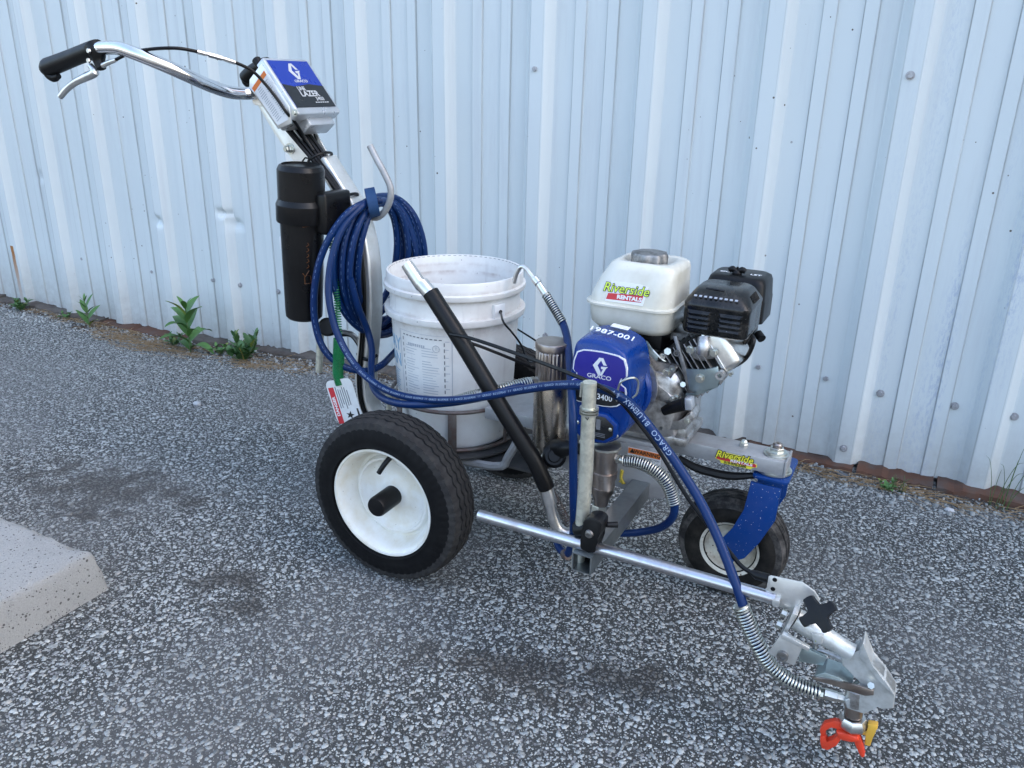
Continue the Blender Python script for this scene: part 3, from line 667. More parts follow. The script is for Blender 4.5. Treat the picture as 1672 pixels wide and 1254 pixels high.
for i in range(5): b.m = fm; b.box((.010, -.0009, -.007-.0028*i), (.036-.006*(i % 2), .0003, .0009))
b.m = fm; b.prism([(-.029, -.002), (-.026, .006), (-.02, .003), (-.014, .004), (-.017, -.002), (-.024, -.004)], -.0010, -.0008)
obj('label_small_print', b, 'greyprint', wl_, smooth=False)
b = B(); ym = [((0.4203,-0.073,0.2631)), ((0.4189,-0.073,0.2462)), ((0.425,-0.073,0.234))]
b.tube([V(p)+V((0, -.0005, 0)) for p in ym], [.0035, .003, .0035], 5, 3); b.tube([V((0.4158,-0.0735,0.2374)), V((0.429,-0.0735,0.2352))], .002, 5); part('yellow_paint_mark', b, 'yellowmark')
# square outrigger tube towards the camera
b = B(); s_, t_ = .0175, .0022
for y0, y1 in ((-.066, -.378),):
    outer = [(-s_, -s_), (s_, -s_), (s_, s_), (-s_, s_)]; inner = [(x*(1-t_/s_), z*(1-t_/s_)) for x, z in outer]
    R4 = [[(.461+x, y, .231+z) for x, z in o_] for o_, y in ((outer, y0), (outer, y1), (inner, y1), (inner, y1+.16))]
    b.loft(R4, True)
part('outrigger_tube', b, 'gunmetal', ang=30)
# decal on the beam
dk = empty('beam_decal', (0.633,-0.0305,0.3156)); dk.parent = S; dk.location = ORG[dk.name]
dm = frame((0.6328,-0.0302,0.3167), (1, 0, 0), (0, 0, 1)) @ Matrix.Diagonal((1.12, 1, 1.15, 1))
addr = B(dm); addr.prism([(-.036, .004), (-.034, .011), (.010, .0105), (.026, .0075), (.0275, .002), (.034, .001), (.0345, -.0035), (.028, -.006), (.024, -.0095), (-.026, -.0095), (-.028, -.0055), (-.0365, -.003)], -.0006, 0); obj('decal_ground', addr, 'yellow', dk, smooth=False)
b = B(dm); b.prism([(-.035, -.0028), (-.034, .0018), (.031, .0016), (.0335, -.001), (.032, -.0045), (-.028, -.004)], -.0009, -.0006); obj('decal_red_bar', b, 'red', dk, smooth=False)
text('decal_name', 'Riverside', dm @ T(-.005, -.0010, .0062), .0170, 'blackprint', dk, shear=.25, offset=.0014)
text('decal_name_fill', 'Riverside', dm @ T(-.005, -.0014, .0062), .0170, 'yellow', dk, shear=.25, offset=.0003)
text('decal_trade', 'RENTALS', dm @ T(.008, -.0012, -.0013), .0068, 'white', dk, offset=.0002, sx=1.35)
text('decal_phone', '519-970-2200', dm @ T(-.002, -.0011, -.0068), .0058, 'blackprint', dk, sx=1.15, offset=.0002)
# pivot bolt stack and acorn nut on the beam
b = B().lathe([(0, .334), (.0235, .334), (.0235, .3365), (.020, .338), (.0195, .341), (.0165, .342), (0, .342)], (.699, 0, 0), (0, 0, 1), 28); b.hexnut((.699, 0, .342), (0, 0, 1), .0135, .007); part('pivot_nut', b, 'zinc')
part('pivot_stud', B().lathe([(0, .349), (.008, .349), (.0095, .3515), (.0095, .355), (.0075, .3575), (.003, .3575), (.003, .3545), (0, .3545)], (.699, 0, 0), (0, 0, 1), 16), 'brownsteel')
part('acorn_nut', B().hexnut((0.6359,0.006,0.3219)[:2]+(.334,), (0, 0, 1), .0085, .006, .008), 'zinc')
# rear frame: legs to axle, pan, curved handle stem
b = B()
for y in (-.085, .085): b.tube([(.20, y, .304), (.17, y, .24), (.13, y, .206), (-.10, y, .200), (-.22, y*.4, .200)], .0095, 8, 4)
b.box((-.008, -.085, .192), (.03, .008, .03)); b.box((-.008, .085, .192), (.03, .008, .03)); part('rear_frame', b, 'frame')
pan = [(x, y) for x, y in rr2(.165, .165, .16, 8, -.028, .027)]
b = B(); v = b.loft([[(x, y, .214) for x, y in pan], [(x, y, .221) for x, y in pan]]); b.bev(v, .002); part('bucket_pan', b, 'pan')
b = B(); v = b.box((.165, .03, .2055), (.13, .2, .006), .001); part('battery_shelf', b, 'pan')
b = B(); v = b.box((.205, .035, .375), (.006, .13, .09), .001); part('rear_bulkhead', b, 'frame')
stem = [(-0.3474,0,0.8127), (-0.3095,0,0.7645), (-0.2718,0,0.7136), (-0.2466,0,0.6474), (-0.2372,0,0.5641), (-0.2399,0,0.4766), (-0.2512,0,0.3923), (-0.2625,0,0.3129), (-0.2552,0,0.2426), (-0.221,0,0.1948)]
b = B(); st_ = spline([V(p) for p in stem], 6); rings = []
for i, p in enumerate(st_):
    t = (st_[min(i+1, len(st_)-1)]-st_[max(i-1, 0)]).normalized(); n_ = V((t.z, 0, -t.x))
    rings.append([p+n_*a+V((0, c, 0)) for a, c in rr2(.0175, .024, .006, 3)])
b.loft(rings); part('handle_stem', b, 'plate')
b = B()
for k in range(2):
    b.tube([V(p)+V((.002-.006*k, -.027, .0)) for p in stem], .0034, 6, 5)
part('stem_cables', b, 'rubberblack')

# ---- handle neck plates, control box
b = B().prism(o2((-0.5161,-0.031,0.9428), (-0.4968,-0.031,0.9537), (-0.4508,-0.031,0.9191), (-0.4024,-0.031,0.8772), (-0.3554,-0.031,0.8224), (-0.3368,-0.031,0.7973), (-0.3795,-0.031,0.7839), (-0.4122,-0.031,0.8111), (-0.4599,-0.031,0.8667)), -.034, -.030, .0008); part('neck_plate', b, 'plate')
b = B().prism(o2((-0.5456,0.034,0.9653), (-0.449,0.034,0.9282), (-0.4034,0.034,0.8796), (-0.356,0.034,0.8096), (-0.3841,0.034,0.7888), (-0.47,0.034,0.8027)), .030, .034, .0008); part('neck_plate', b, 'plate')
b = B(); c0 = V((-0.4177,-0.034,0.8361)); b.bolt(c0, (0, -1, 0), .0085, .008); b.rod(c0, c0+V((0, -.018, 0)), .0045); b.hexnut(c0+V((0, -.010, 0)), (0, -1, 0), .0072, .006); part('pivot_bolt', b, 'zinc')
# cables that run down between the plates
cb = B()
for k in range(5):
    dy = -.022+.010*k; cb.tube([V((-0.4277,-0.02,0.8964))+V((.004*k-.01, dy, 0)), V((-0.3829,-0.02,0.8516))+V((.004*k-.006, dy, 0)), V((-0.3432,-0.02,0.8105))+V((.003*k-.004, dy*.8, 0)), V((-0.3069,-0.02,0.7694))+V((.002*k, dy*.7, 0)), V((-0.2755,-0.02,0.7318))+V((.001*k, dy*.5, 0))], .0042, 7, 4)
part('cable_bundle', cb, 'rubberblack')
for (px_) in (V((-0.3459,-0.02,0.8196)), V((-0.2787,-0.02,0.7356))):
    n_ = V((.82, 0, .57)); ring = [px_+n_*(.022*math.cos(a))+V((0, .034*math.sin(a), 0)) for a in np.linspace(0, 2*math.pi, 20, endpoint=False)]
    b = B(); b.tube(ring, .0032, 6, closed=True); b.tube([px_+V((0, -.03, 0)), px_+V((-.012, -.036, .002)), px_+V((-.022, -.034, -.006))], .002, 5)
    part('cable_tie', b, 'rubberblack')
# box: face looks forward and up
NW = V((-0.4371,-0.075,1.0215)); SW = V((-0.3519,-0.075,0.9162)); vdir = (NW-SW); H = vdir.length
O_ = V(((NW.x+SW.x)/2, -.005, (NW.z+SW.z)/2)); bm_ = frame(O_, (0, 1, 0), vdir)      # local X across, Z up the face, -Y outwards
cbx = empty('control_box', O_); cbx.parent = S; cbx.location = ORG[cbx.name]
hw_, hh_ = .0725, H/2+.004
def boxring(d, g): return [(x, d, z) for x, z in rr2(hw_-g, hh_-g, .007, 4)]
b = B(bm_); b.loft([boxring(.0, .003), boxring(.0015, .0008), boxring(.004, 0), boxring(.022, 0), boxring(.022, .004), boxring(.066, .006), boxring(.068, .009)]); obj('case', b, 'box', cbx, ang=50)
b = B(bm_); b.box((0, -.0004, .004), (.128, .0008, H-.016)); obj('face_plate', b, 'labelblue', cbx, smooth=False)
b = B(bm_); b.prism([(-.064, -H/2+.0115), (.064, -H/2+.0115), (.064, -.002), (.02, .003), (-.03, -.003), (-.064, .004)], -.0012, -.0009); obj('face_plate_dark_half', b, 'labelblack', cbx, smooth=False)
def glogo(b, m, s):
    b.m = m
    b.prism([(x*s, z*s) for x, z in ((-.10, 1.), (.36, 1.), (.80, .22), (.42, .22), (.13, .72), (-.24, .10), (.16, -.62), (.06, -.98), (-.12, -1.), (-.78, .05))], -.0003, .0)
    b.prism([(x*s, z*s) for x, z in ((.16, .02), (.95, .10), (.72, -.12), (.30, -1.), (.02, -1.), (.22, -.62), (.40, -.22), (.18, -.24))], -.00035, .00005)
b = B(); glogo(b, bm_ @ T(-.001, -.0010, .036), .0205); obj('face_emblem', b, 'silverprint', cbx, smooth=False)
text('face_maker', 'GRACO', bm_ @ T(.002, -.0012, .0105), .0095, 'silverprint', cbx, offset=.0002, sx=1.25)
text('face_line', 'LINE', bm_ @ T(-.014, -.0016, -.009), .0135, 'silverprint', cbx, offset=.0003, sx=.9)
text('face_lazer', 'LAZER', bm_ @ T(.003, -.0016, -.0225), .0205, 'silverprint', cbx, offset=.0004, sx=1.0)
text('face_model', '3400', bm_ @ T(.026, -.0016, -.036), .0135, 'silverprint', cbx, offset=.0001)
b = B(bm_)
for k in range(6): b.box((.008+.0075*k, -.0014, -.0445), (.0055, .0003, .0022))
obj('face_small', b, 'silverprint', cbx, smooth=False)['kind'] = 'stuff'
# near side of the box: warning label
sm_ = frame(O_+V((0, -.0730, 0)), bm_ @ V((0, 1, 0)) - bm_ @ V((0, 0, 0)), vdir)     # local X = into the box depth, Z up the face, normal +-Y
sm_ = Matrix(((sm_[0][0], 0, sm_[0][2], sm_[0][3]), (0, 1, 0, sm_[1][3]), (sm_[2][0], 0, sm_[2][2], sm_[2][3]), (0, 0, 0, 1)))
b = B(sm_); b.prism([(.030, -.074), (.066, -.060), (.069, .05), (.058, .06), (.008, .062), (.008, -.045), (.018, -.062)], -.0012, .004, .0008); obj('side_flange', b, 'plate', cbx)
b = B(sm_); b.prism([(.0285, -.064), (.061, -.055), (.0645, .044), (.0115, .048), (.0115, -.040)], -.0018, -.0013); obj('side_label', b, 'white', cbx, smooth=False)
b = B(sm_); b.prism([(.0118, .037), (.0642, .033), (.0645, .043), (.0116, .047)], -.0022, -.0019); obj('side_label_band', b, 'orange', cbx, smooth=False)
b = B(sm_)
for i in range(17):
    for c_ in (.0250, .0480): b.box((c_+random.uniform(-.001, .001), -.0021, .029-.0048*i), (.018-random.uniform(0, .007), .0003, .0016))
obj('side_label_print', b, 'paleprint', cbx, smooth=False)
b = B(); b.bolt(V((-0.355,-0.081,0.9162)), (0, -1, 0), .005, .006); obj('side_screw', b, 'zinc', cbx)
b = B(bm_); b.box((.010, .034, -hh_-.006), (.085, .036, .024), .004); obj('connector_housing', b, 'box', cbx)
b = B(bm_); b.rod((-.052, .030, hh_-.001), (-.052, .030, hh_+.020), .010, 12, .002); b.rod((.02, .03, hh_-.001), (.02, .03, hh_+.006), .008, 12); obj('toggle_boot', b, 'black', cbx)
part('sensor_cable', B().tube([V((-0.4048,0.02,0.8907)), V((-0.3956,0.02,0.8752)), V((-0.3956,0.03,0.8481)), V((-0.3768,0.02,0.8256)), V((-0.348,0,0.8047))], .0028, 7, 4), 'rubberblack')

# ---- handlebar
ha = empty('handlebar', (-0.5431,0,0.9496)); ha.parent = S; ha.location = ORG[ha.name]
near = [(-0.705,-0.28,1.0301), (-0.6764,-0.28,1.0337), (-0.6245,-0.278,1.034), (-0.5811,-0.272,1.0232), (-0.5458,-0.25,1.007), (-0.5228,-0.215,0.9883), (-0.5103,-0.165,0.9675), (-0.5024,-0.12,0.9541), (-0.4953,-0.085,0.9503), (-0.4898,-0.05,0.9514)]
far = [(-0.7611,0.27,1.0117), (-0.6775,0.27,1.0113), (-0.6211,0.265,1.0017), (-0.5833,0.24,0.9846), (-0.5644,0.2,0.9675), (-0.5609,0.15,0.9564), (-0.5666,0.1,0.9509), (-0.5587,0.05,0.9488)]
obj('bar', B().tube(near[:] + far[::-1], .0135, 16, 5), 'chrome', ha)
b = B(); b.rod((-0.4847,-0.045,0.9439), (-0.5587,0.045,0.9407), .018); b.bolt(V((-0.5015,-0.04,0.9331)), (0, -1, 0), .006, .006); obj('bar_clamp', b, 'alu', ha)
gl = [(-0.6853,-0.28,1.0348), (-0.705,-0.28,1.0301), (-0.7654,-0.28,1.0156), (-0.8174,-0.28,1.0031), (-0.8494,-0.28,0.9954), (-0.8629,-0.28,0.9903)]
hk = [(-0.8407,-0.28,0.9979), (-0.8521,-0.28,0.9856), (-0.839,-0.28,0.9748), (-0.8219,-0.28,0.9788)]
def mir(L, s): return [V((p[0], s*p[1], p[2])) for p in L]
gl2 = [(-0.7438,0.27,1.0149), (-0.7611,0.27,1.0117), (-0.7881,0.27,1.0007), (-0.8113,0.27,0.9881), (-0.8258,0.27,0.9771), (-0.8308,0.27,0.9724)]; hk2 = [(-0.8184,0.27,0.9834), (-0.8266,0.27,0.9709), (-0.8189,0.27,0.9618), (-0.81,0.27,0.9635)]
b = B().tube(gl2, [.0165, .0175, .0175, .0185, .0195, .014], 16, 4); b.tube(hk2, [.013, .0125, .0095, .006], 12, 4); obj('grip', b, 'grip', ha)
for s_ in (1,):
    b = B().tube(mir(gl, s_), [.0165, .0175, .0175, .0185, .0195, .014], 16, 4); b.tube(mir(hk, s_), [.013, .0125, .0095, .006], 12, 4); obj('grip', b, 'grip', ha)
    lv = mir([(-0.7131,-0.282,1.0008), (-0.7004,-0.284,0.988), (-0.7284,-0.286,0.978), (-0.7589,-0.288,0.9679), (-0.7897,-0.288,0.9539), (-0.8159,-0.288,0.9372)], s_)
    b = B()
    b.tube(lv, [.006, .009, .0085, .0075, .0068, .0062], 10, 5); obj('brake_lever', b, 'alu', ha)
    b = B(); b.tube(mir([(-0.699,-0.28,1.0394), (-0.6906,-0.28,1.0279), (-0.6863,-0.281,1.0093), (-0.6796,-0.283,0.9954)], s_), [.0185, .0195, .012, .0095], 12, 4)
    obj('lever_bracket', b, 'black', ha)
    b = B()
    for q_ in ((146, 83), (145, 100)):
        pass
    c0 = V((-0.6876,-0.299,1.0284)); c1 = V((-0.6974,-0.295,1.01))
    for c_ in (c0, c1): b.hexnut(V((c_.x, s_*c_.y, c_.z)), (0, -1 if s_ > 0 else 1, 0), .005, .004)
    b.tube(mir([(-0.6745,-0.283,1.0013), (-0.6548,-0.283,1.0073), (-0.632,-0.283,1.0122)], s_), [.0055, .005, .0042], 10); obj('cable_adjuster', b, 'alu', ha)
cab = [(-0.6356,-0.283,1.0121), (-0.5944,-0.275,1.0264), (-0.5475,-0.262,1.0338), (-0.5095,-0.235,1.0361), (-0.491,-0.2,1.0305), (-0.4763,-0.17,1.0223), (-0.4554,-0.135,1.0116), (-0.4375,-0.11,0.9968), (-0.4205,-0.095,0.9731), (-0.3964,-0.088,0.9433), (-0.3758,-0.084,0.9156), (-0.3754,-0.06,0.8948), (-0.3758,-0.035,0.8657), (-0.3551,-0.03,0.8354)]
obj('brake_cable', B().tube(cab, .0034, 8, 6), 'rubberblack', ha)
b = B(); f_ = [(-0.4911,-0.203,1.031), (-0.4834,-0.19,1.0274), (-0.4804,-0.185,1.0265), (-0.4698,-0.16,1.0203), (-0.4674,-0.156,1.0186), (-0.4568,-0.137,1.0121)]
b.tube(f_[:2], .0046, 8); b.tube(f_[2:4], .0056, 6); b.tube(f_[4:], .0046, 8); b.tube(f_, .004, 8); obj('cable_ferrule', b, 'alu', ha)

# ---- black storage canister on the stem
cn = empty('storage_canister', (-0.3533,-0.11,0.4575)); cn.parent = S; cn.location = ORG[cn.name]
c0 = V((-0.3445,-0.11,0.4762)); c1 = V((-0.3242,-0.11,0.8149)); d_ = c1-c0; Lc = d_.length
def ovl(t, r, h): return 1+.0*math.cos(2*t)
obj('tube_body', B().lathe([(0, 0), (.036, 0), (.0405, .005), (.0415, .02), (.047, Lc*.66), (0, Lc*.66)], c0, d_, 40), 'canister', cn, ang=22)
obj('collar', B().lathe([(.046, Lc*.640), (.0535, Lc*.642), (.0545, Lc*.65), (.0545, Lc*.745), (.0545, Lc*.752), (.0495, Lc*.785), (.046, Lc*.786)], c0, d_, 40), 'canister', cn, ang=22)
obj('screw_cap', B().lathe([(.049, Lc*.785), (.0495, Lc*.965), (.045, Lc*.992), (.040, Lc*1.0), (.040, Lc*.99), (0, Lc*.985)], c0, d_, 48, lambda t, r, h: 1+(.012 if math.cos(t*8) > .9 else 0)), 'canister', cn, ang=22)
b = B(); pc = c0+d_*.72; b.box(pc+V((.056, .035, -.005)), (.034, .09, .088), .007, 3); obj('mount_block', b, 'canister', cn)
b = B(); b.box(c0+d_*.50+V((-.0405, -.016, 0)), (.006, .018, .028), .001); obj('side_tag', b, 'white', cn)
# orange safety print on the barrel
b = B(); dn = d_.normalized(); e1 = V((1, 0, 0)); e1 = (e1-dn*e1.dot(dn)).normalized(); e2 = V((0, -1, 0)); e2 = (e2-dn*e2.dot(dn)).normalized()
def onbar(a, h, r=.0462): return c0+dn*h+(e1*math.sin(a)+e2*math.cos(a))*(np.interp(h, [.02, Lc*.66], [.0415, .047])+.0006)
for (a, h, L_) in ((.86, .215, 0), (.90, .09, 1)):
    P = [onbar(a-.12, h), onbar(a-.12, h+.02), onbar(a+.16, h+.018), onbar(a+.2, h+.002), onbar(a-.12, h)]; b.tube(P, .0009, 4)
    b.tube([onbar(a-.22, h+.024), onbar(a-.1, h+.016), onbar(a+.1, h+.03)], .0011, 4)
for i in range(5): b.tube([onbar(.88, .125+.012*i), onbar(1.0, .129+.012*i), onbar(.94, .133+.012*i)], .0008, 4)
obj('barrel_print', b, 'orangeprint', cn)
# tow leg behind the canister and brake parts under it
part('tow_leg', B().tube([(-0.3528,-0.05,0.4197), (-0.3584,-0.05,0.3731), (-0.3643,-0.05,0.3224)], .0085, 12, 3), 'galv')
b = B(); b.rod((-0.2975,-0.09,0.4552), (-0.3156,-0.06,0.4447), .0215, 20, .004); b.tube([V((-0.3108,-0.07,0.448)), V((-0.3008,-0.04,0.4254)), V((-0.2907,-0.01,0.4145)), V((-0.2698,0,0.3785))], .006, 8, 4); part('release_knob', b, 'black')
part('release_lever', B().tube([(-0.291,-0.06,0.4396), (-0.2764,-0.03,0.4266), (-0.2684,-0.01,0.3968), (-0.2622,0,0.352)], .006, 8, 5), 'alu')
b = B(); b.tube([V((-0.2771,-0.01,0.3709)), V((-0.2336,-0.03,0.369)), V((-0.2198,-0.01,0.3777))], .0042, 6, 4); part('stem_tie', b, 'rubberblack')

# ---- hose hook
hkp = [(-0.2021,-0.03,0.854), (-0.1874,-0.03,0.8298), (-0.1666,-0.03,0.7984), (-0.1521,-0.03,0.7689), (-0.1564,-0.03,0.7403), (-0.177,-0.025,0.7144), (-0.2077,-0.015,0.6997), (-0.2415,-0.005,0.7033), (-0.2719,0,0.7108)]
part('hose_hook', B().tube(hkp, .0072, 12, 5), 'frame')

# ---- bucket holder
bh = empty('bucket_holder', (-.028, .027, .22)); bh.parent = S; bh.location = ORG[bh.name]
def ring(r, z, rad, mat='rust'):
    return B().tube([(-.028+r*math.cos(a), .027+r*math.sin(a), z) for a in np.linspace(0, 2*math.pi, 56, endpoint=False)], rad, 8, closed=True)
obj('hoop', ring(.1465, .318, .0045), 'rust', bh); obj('hoop', ring(.143, .2275, .0045), 'rust', bh)
for a in (-62, -116, -10, 40, 90, 150):
    a = R_(a); c_, s_ = math.cos(a), math.sin(a)
    if s_ < -.8:
        m = Matrix.Translation((-.028, .027, 0)) @ Matrix.Rotation(a, 4, 'Z'); b = B(m); b.box((.1480, 0, .270), (.0035, .019, .094), .0006)
    else: b = B().rod((-.028+c_*.145, .027+s_*.145, .228), (-.028+c_*.147, .027+s_*.147, .318), .0038, 8)
    obj('upright', b, 'rust', bh)
part('holder_post', B().rod((-0.1773,-0.03,0.3001), (-0.177,-0.03,0.2221), .0065, 10), 'galv')

# ---- engine
def gp_(o_, y0, y1, bev=.001): return B().prism(o2(*o_), y0, y1, bev)
en = empty('engine', (.46, .02, .33)); en.parent = S; en.location = ORG[en.name]
TY = .0                                            # middle of the tank
def rrz(hx, hy, r, cx, cy, z, n=6): return [(x, y, z) for x, y in rr2(hx, hy, r, n, cx, cy)]
tl, tr_, tz = 0.3205, 0.4925, 0.601
tcx = (tl+tr_)/2; thx = (tr_-tl)/2
b = B()
b.loft([rrz(thx*.70, .052, .03, tcx+.006, TY, tz-.056), rrz(thx*.84, .068, .034, tcx+.003, TY, tz-.052), rrz(thx*.93, .078, .036, tcx, TY, tz-.040), rrz(thx*.965, .082, .036, tcx, TY, tz-.010), rrz(thx*.97, .0825, .036, tcx, TY, tz-.0035)]); obj('tank_bottom', b, 'tank', en, ang=60)
b = B()
top = [rrz(thx*.97, .0825, .036, tcx, TY, tz-.0036), rrz(thx*1.03, .0875, .038, tcx, TY, tz-.0032), rrz(thx*1.03, .0875, .038, tcx, TY, tz+.0005), rrz(thx*.96, .081, .036, tcx, TY, tz+.002),
       rrz(thx*.93, .079, .034, tcx+.002, TY, tz+.020), rrz(thx*.86, .073, .034, tcx+.008, TY, tz+.046), rrz(thx*.80, .067, .032, tcx+.014, TY, tz+.064), rrz(thx*.76, .062, .032, tcx+.016, TY, tz+.073), rrz(thx*.68, .054, .03, tcx+.017, TY, tz+.0775), rrz(thx*.56, .044, .034, tcx+.013, TY, tz+.0775), rrz(thx*.48, .038, .034, tcx+.012, TY, tz+.064), rrz(thx*.2, .02, .018, tcx+.012, TY, tz+.063)]
b.loft(top); obj('tank_top', b, 'tank', en, ang=60)
cp = V((tcx+.012, TY, tz+.063))
obj('fuel_cap', B().lathe([(.030, 0), (.034, .003), (.0345, .022), (.0325, .0265), (.025, .0285), (0, .0295)], cp, (0, 0, 1), 64, lambda t, r, h: 1+.055*math.cos(t*8)*(1 if r > .025 else 0)), 'castdark', en)
b = B(); b.box((tcx, .01, tz-.068), (thx*1.5, .12, .034), .005); obj('under_tank_block', b, 'black', en)  # black filler block added so the gap under the tank stays dark
# sticker on the sloping near side of the tank
p0 = V((0.4017,-0.078,0.6153)); nrm_ = V((0, -1, .22)).normalized()
# exact plane: between the rings at tz+.002 (y=-.081) and tz+.046 (y=-.073)
zc = .025; yc = -.081+.008*(zc/.044)-.0005
km = frame((tcx+.002, TY+yc-.0009, tz+zc), (1, 0, 0), (0, .0085, .044))
sk = empty('tank_sticker', (tcx, yc, tz+zc)); sk.parent = en; sk.location = ORG[sk.name]-ORG[en.name]
sk_parent = en
bpy.data.objects.remove(sk)
b = B(km); b.prism([(-.044, -.019), (.030, -.019), (.032, -.008), (.036, .016), (.02, .019), (-.036, .019), (-.04, .002)], -.0003, .0006); obj('sticker_ground', b, 'white', en, smooth=False)
b = B(km); b.prism([(-.0425, -.0155), (.026, -.0135), (.029, .0), (-.0395, -.004)], -.0006, -.0003); obj('sticker_red_bar', b, 'red', en, smooth=False)
text('sticker_name', 'Riverside', km @ T(-.0060, -.0008, .0065), .0240, 'blackprint', en, shear=.22, offset=.0011)
text('sticker_name_fill', 'Riverside', km @ T(-.0060, -.0012, .0065), .0240, 'lime', en, shear=.22, offset=.0001)
text('sticker_trade', 'RENTALS', km @ T(.0025, -.0010, -.0088), .0098, 'white', en, offset=.0005, sx=1.2)
cm_ = frame(V((0.4698,-0.052,0.657)), (1, .05, 0), (0, .5, .8))
b = B(cm_); b.box((-.006, 0, 0), (.006, .0004, .010)); b.box((.003, 0, -.001), (.007, .0004, .008)); obj('tank_small_sticker', b, 'yellowmark', en, smooth=False)

# muffler with louvred guard
mu = [(0.5023,-0.055,0.6137), (0.5097,-0.055,0.5611), (0.6195,-0.055,0.5636), (0.6289,-0.055,0.6284)]
mx0, mx1 = 0.5073, 0.6275
mz0, mz1 = 0.5626+.002, 0.6151
mcx = (mx0+mx1)/2; mhx = (mx1-mx0)/2; MY0, MY1 = -.062, .062; mcy = (MY0+MY1)/2; mhy = (MY1-MY0)/2
b = B(); b.loft([rrz(mhx*.96, mhy*.95, .014, mcx, mcy, mz0), rrz(mhx, mhy, .016, mcx, mcy, mz0+.006), rrz(mhx, mhy, .016, mcx, mcy, mz1-.004), rrz(mhx*1.015, mhy*1.02, .018, mcx, mcy, mz1-.001), rrz(mhx*1.015, mhy*1.02, .018, mcx, mcy, mz1+.004), rrz(mhx*.95, mhy*.93, .02, mcx, mcy, mz1+.012), rrz(mhx*.80, mhy*.70, .022, mcx, mcy+.006, mz1+.026), rrz(mhx*.70, mhy*.55, .022, mcx, mcy+.010, mz1+.030)]); obj('muffler_guard', b, 'muffler', en, ang=40)
lz = mz1-mz0
for c_ in (-.47, .47):
    for i in range(4):
        z = mz0+.010+i*(lz-.014)/4
        b = B(); x0, x1 = mcx+(c_-.36)*mhx, mcx+(c_+.36)*mhx
        b.loft([[(x0, MY0+.001, z), (x0+.004, MY0-.0042, z+.0015), (x0+.004, MY0-.0035, z+.0035), (x0, MY0+.001, z+.0075)], [(x1, MY0+.001, z), (x1-.004, MY0-.0042, z+.0015), (x1-.004, MY0-.0035, z+.0035), (x1, MY0+.001, z+.0075)]])
        obj('louvre', b, 'muffler', en)
sm2 = frame((mcx, mcy-mhy*.905, mz1+.0165), (1, 0, 0), (0, .30, .20))
slot = M('guard_slot_glint', (.50, .52, .55), .35, .8)  # bright glint of the slots put into a pale metal colour
for i in range(9):
    b = B(sm2); b.box((-.040+.0092*i, -.0012, .002+.0), (.0052, .0014, .0042), .0003)
    obj('guard_slot', b, slot, en, smooth=False)
for i in range(6):
    b = B(); y = mcy-mhy*.35+i*.0075; b.tube([(mcx+mhx*.86, y, mz1+.023), (mcx+mhx*1.0, y, mz1+.010)], .0012, 5); obj('guard_rib', b, 'muffler', en)
b = B(); b.tube([(mcx-.028, mcy-.03, mz1+.0275), (mcx-.01, mcy-.032, mz1+.028), (mcx+.006, mcy-.033, mz1+.0275)], .0022, 6); b.bolt((mcx+.018, mcy-.028, mz1+.026), (0, -.2, 1), .004, .003); obj('guard_lip', b, 'muffler', en)
b = B(); b.loft([rrz(mhx*.80, mhy*.75, .02, mcx, mcy+.005, mz0-.008), rrz(mhx*.96, mhy*.9, .018, mcx, mcy, mz0-.002), rrz(mhx*.97, mhy*.93, .016, mcx, mcy, mz0+.001)]); obj('muffler_shell', b, 'cast', en)

# air cleaner behind the muffler
ax0, ax1 = 0.5094, 0.6274; az1 = 0.6446; acx = (ax0+ax1)/2; ahx = (ax1-ax0)/2; ay = .125; ahy = .052
b = B(); b.loft([rrz(ahx*1.0, ahy, .014, acx, ay, az1-.085), rrz(ahx*1.0, ahy, .016, acx, ay, az1-.045), rrz(ahx*.98, ahy, .016, acx, ay, az1-.040), rrz(ahx*.95, ahy*.97, .018, acx, ay, az1-.012), rrz(ahx*.90, ahy*.9, .018, acx, ay, az1-.003), rrz(ahx*.80, ahy*.75, .018, acx, ay, az1+.001)]); obj('air_cleaner', b, 'black', en, ang=45)
b = B(); b.lathe([(.009, -.004), (.010, .004), (.006, .008), (0, .008)], (acx-.004, ay-.022, az1+.001), (0, 0, 1), 16)
for s_ in (-1, 1): b.tube([(acx-.004, ay-.022, az1+.006), (acx-.004+s_*.009, ay-.022, az1+.011), (acx-.004+s_*.016, ay-.022, az1+.008)], [.004, .0062, .0048], 10, 4)
b.rod((acx-.004, ay-.022, az1+.006), (acx-.004, ay-.022, az1+.016), .0022); obj('wing_nut', b, 'black', en)
tp = frame((acx, ay-.008, az1+.0012), (1, 0, 0), (0, 1, 0))
text('air_cleaner_print', 'OUT        LET', tp, .0135, 'white', en, offset=.0003)
b = B(); b.rod((acx+ahx*.2, ay-.02, az1-.09), (acx+ahx*.2, ay-.02, az1-.15), .018); b.box((acx+ahx*.55, ay-.03, az1-.11), (.03, .04, .05), .004); b.tube([(acx+ahx*.9, ay-.04, az1-.105), (acx+ahx*1.08, ay-.05, az1-.112)], .0085, 10); obj('choke_linkage', b, 'black', en)

# inclined finned cylinder
ca = V((.80, 0, .60)).normalized()                 # axis points forward and up
cn0 = V((.478, .0, .455)); up_ = V((-.6, 0, .8))
CF = frame(cn0, ca, up_)
for i in range(12):
    b = B(CF); x = -.012+i*.0105; hh2 = .056-.004*(i > 8)
    b.prism([(x-.0011, -hh2), (x+.0011, -hh2), (x+.0011, hh2-.006), (x-.0011, hh2-.006)], -.060-.003*(i % 2), .055, .0003); obj('cooling_fin', b, 'castdark', en)
b = B(CF); b.box((.040, .006, 0), (.125, .085, .066), .006); obj('cylinder_barrel', b, MT['castblack'], en)
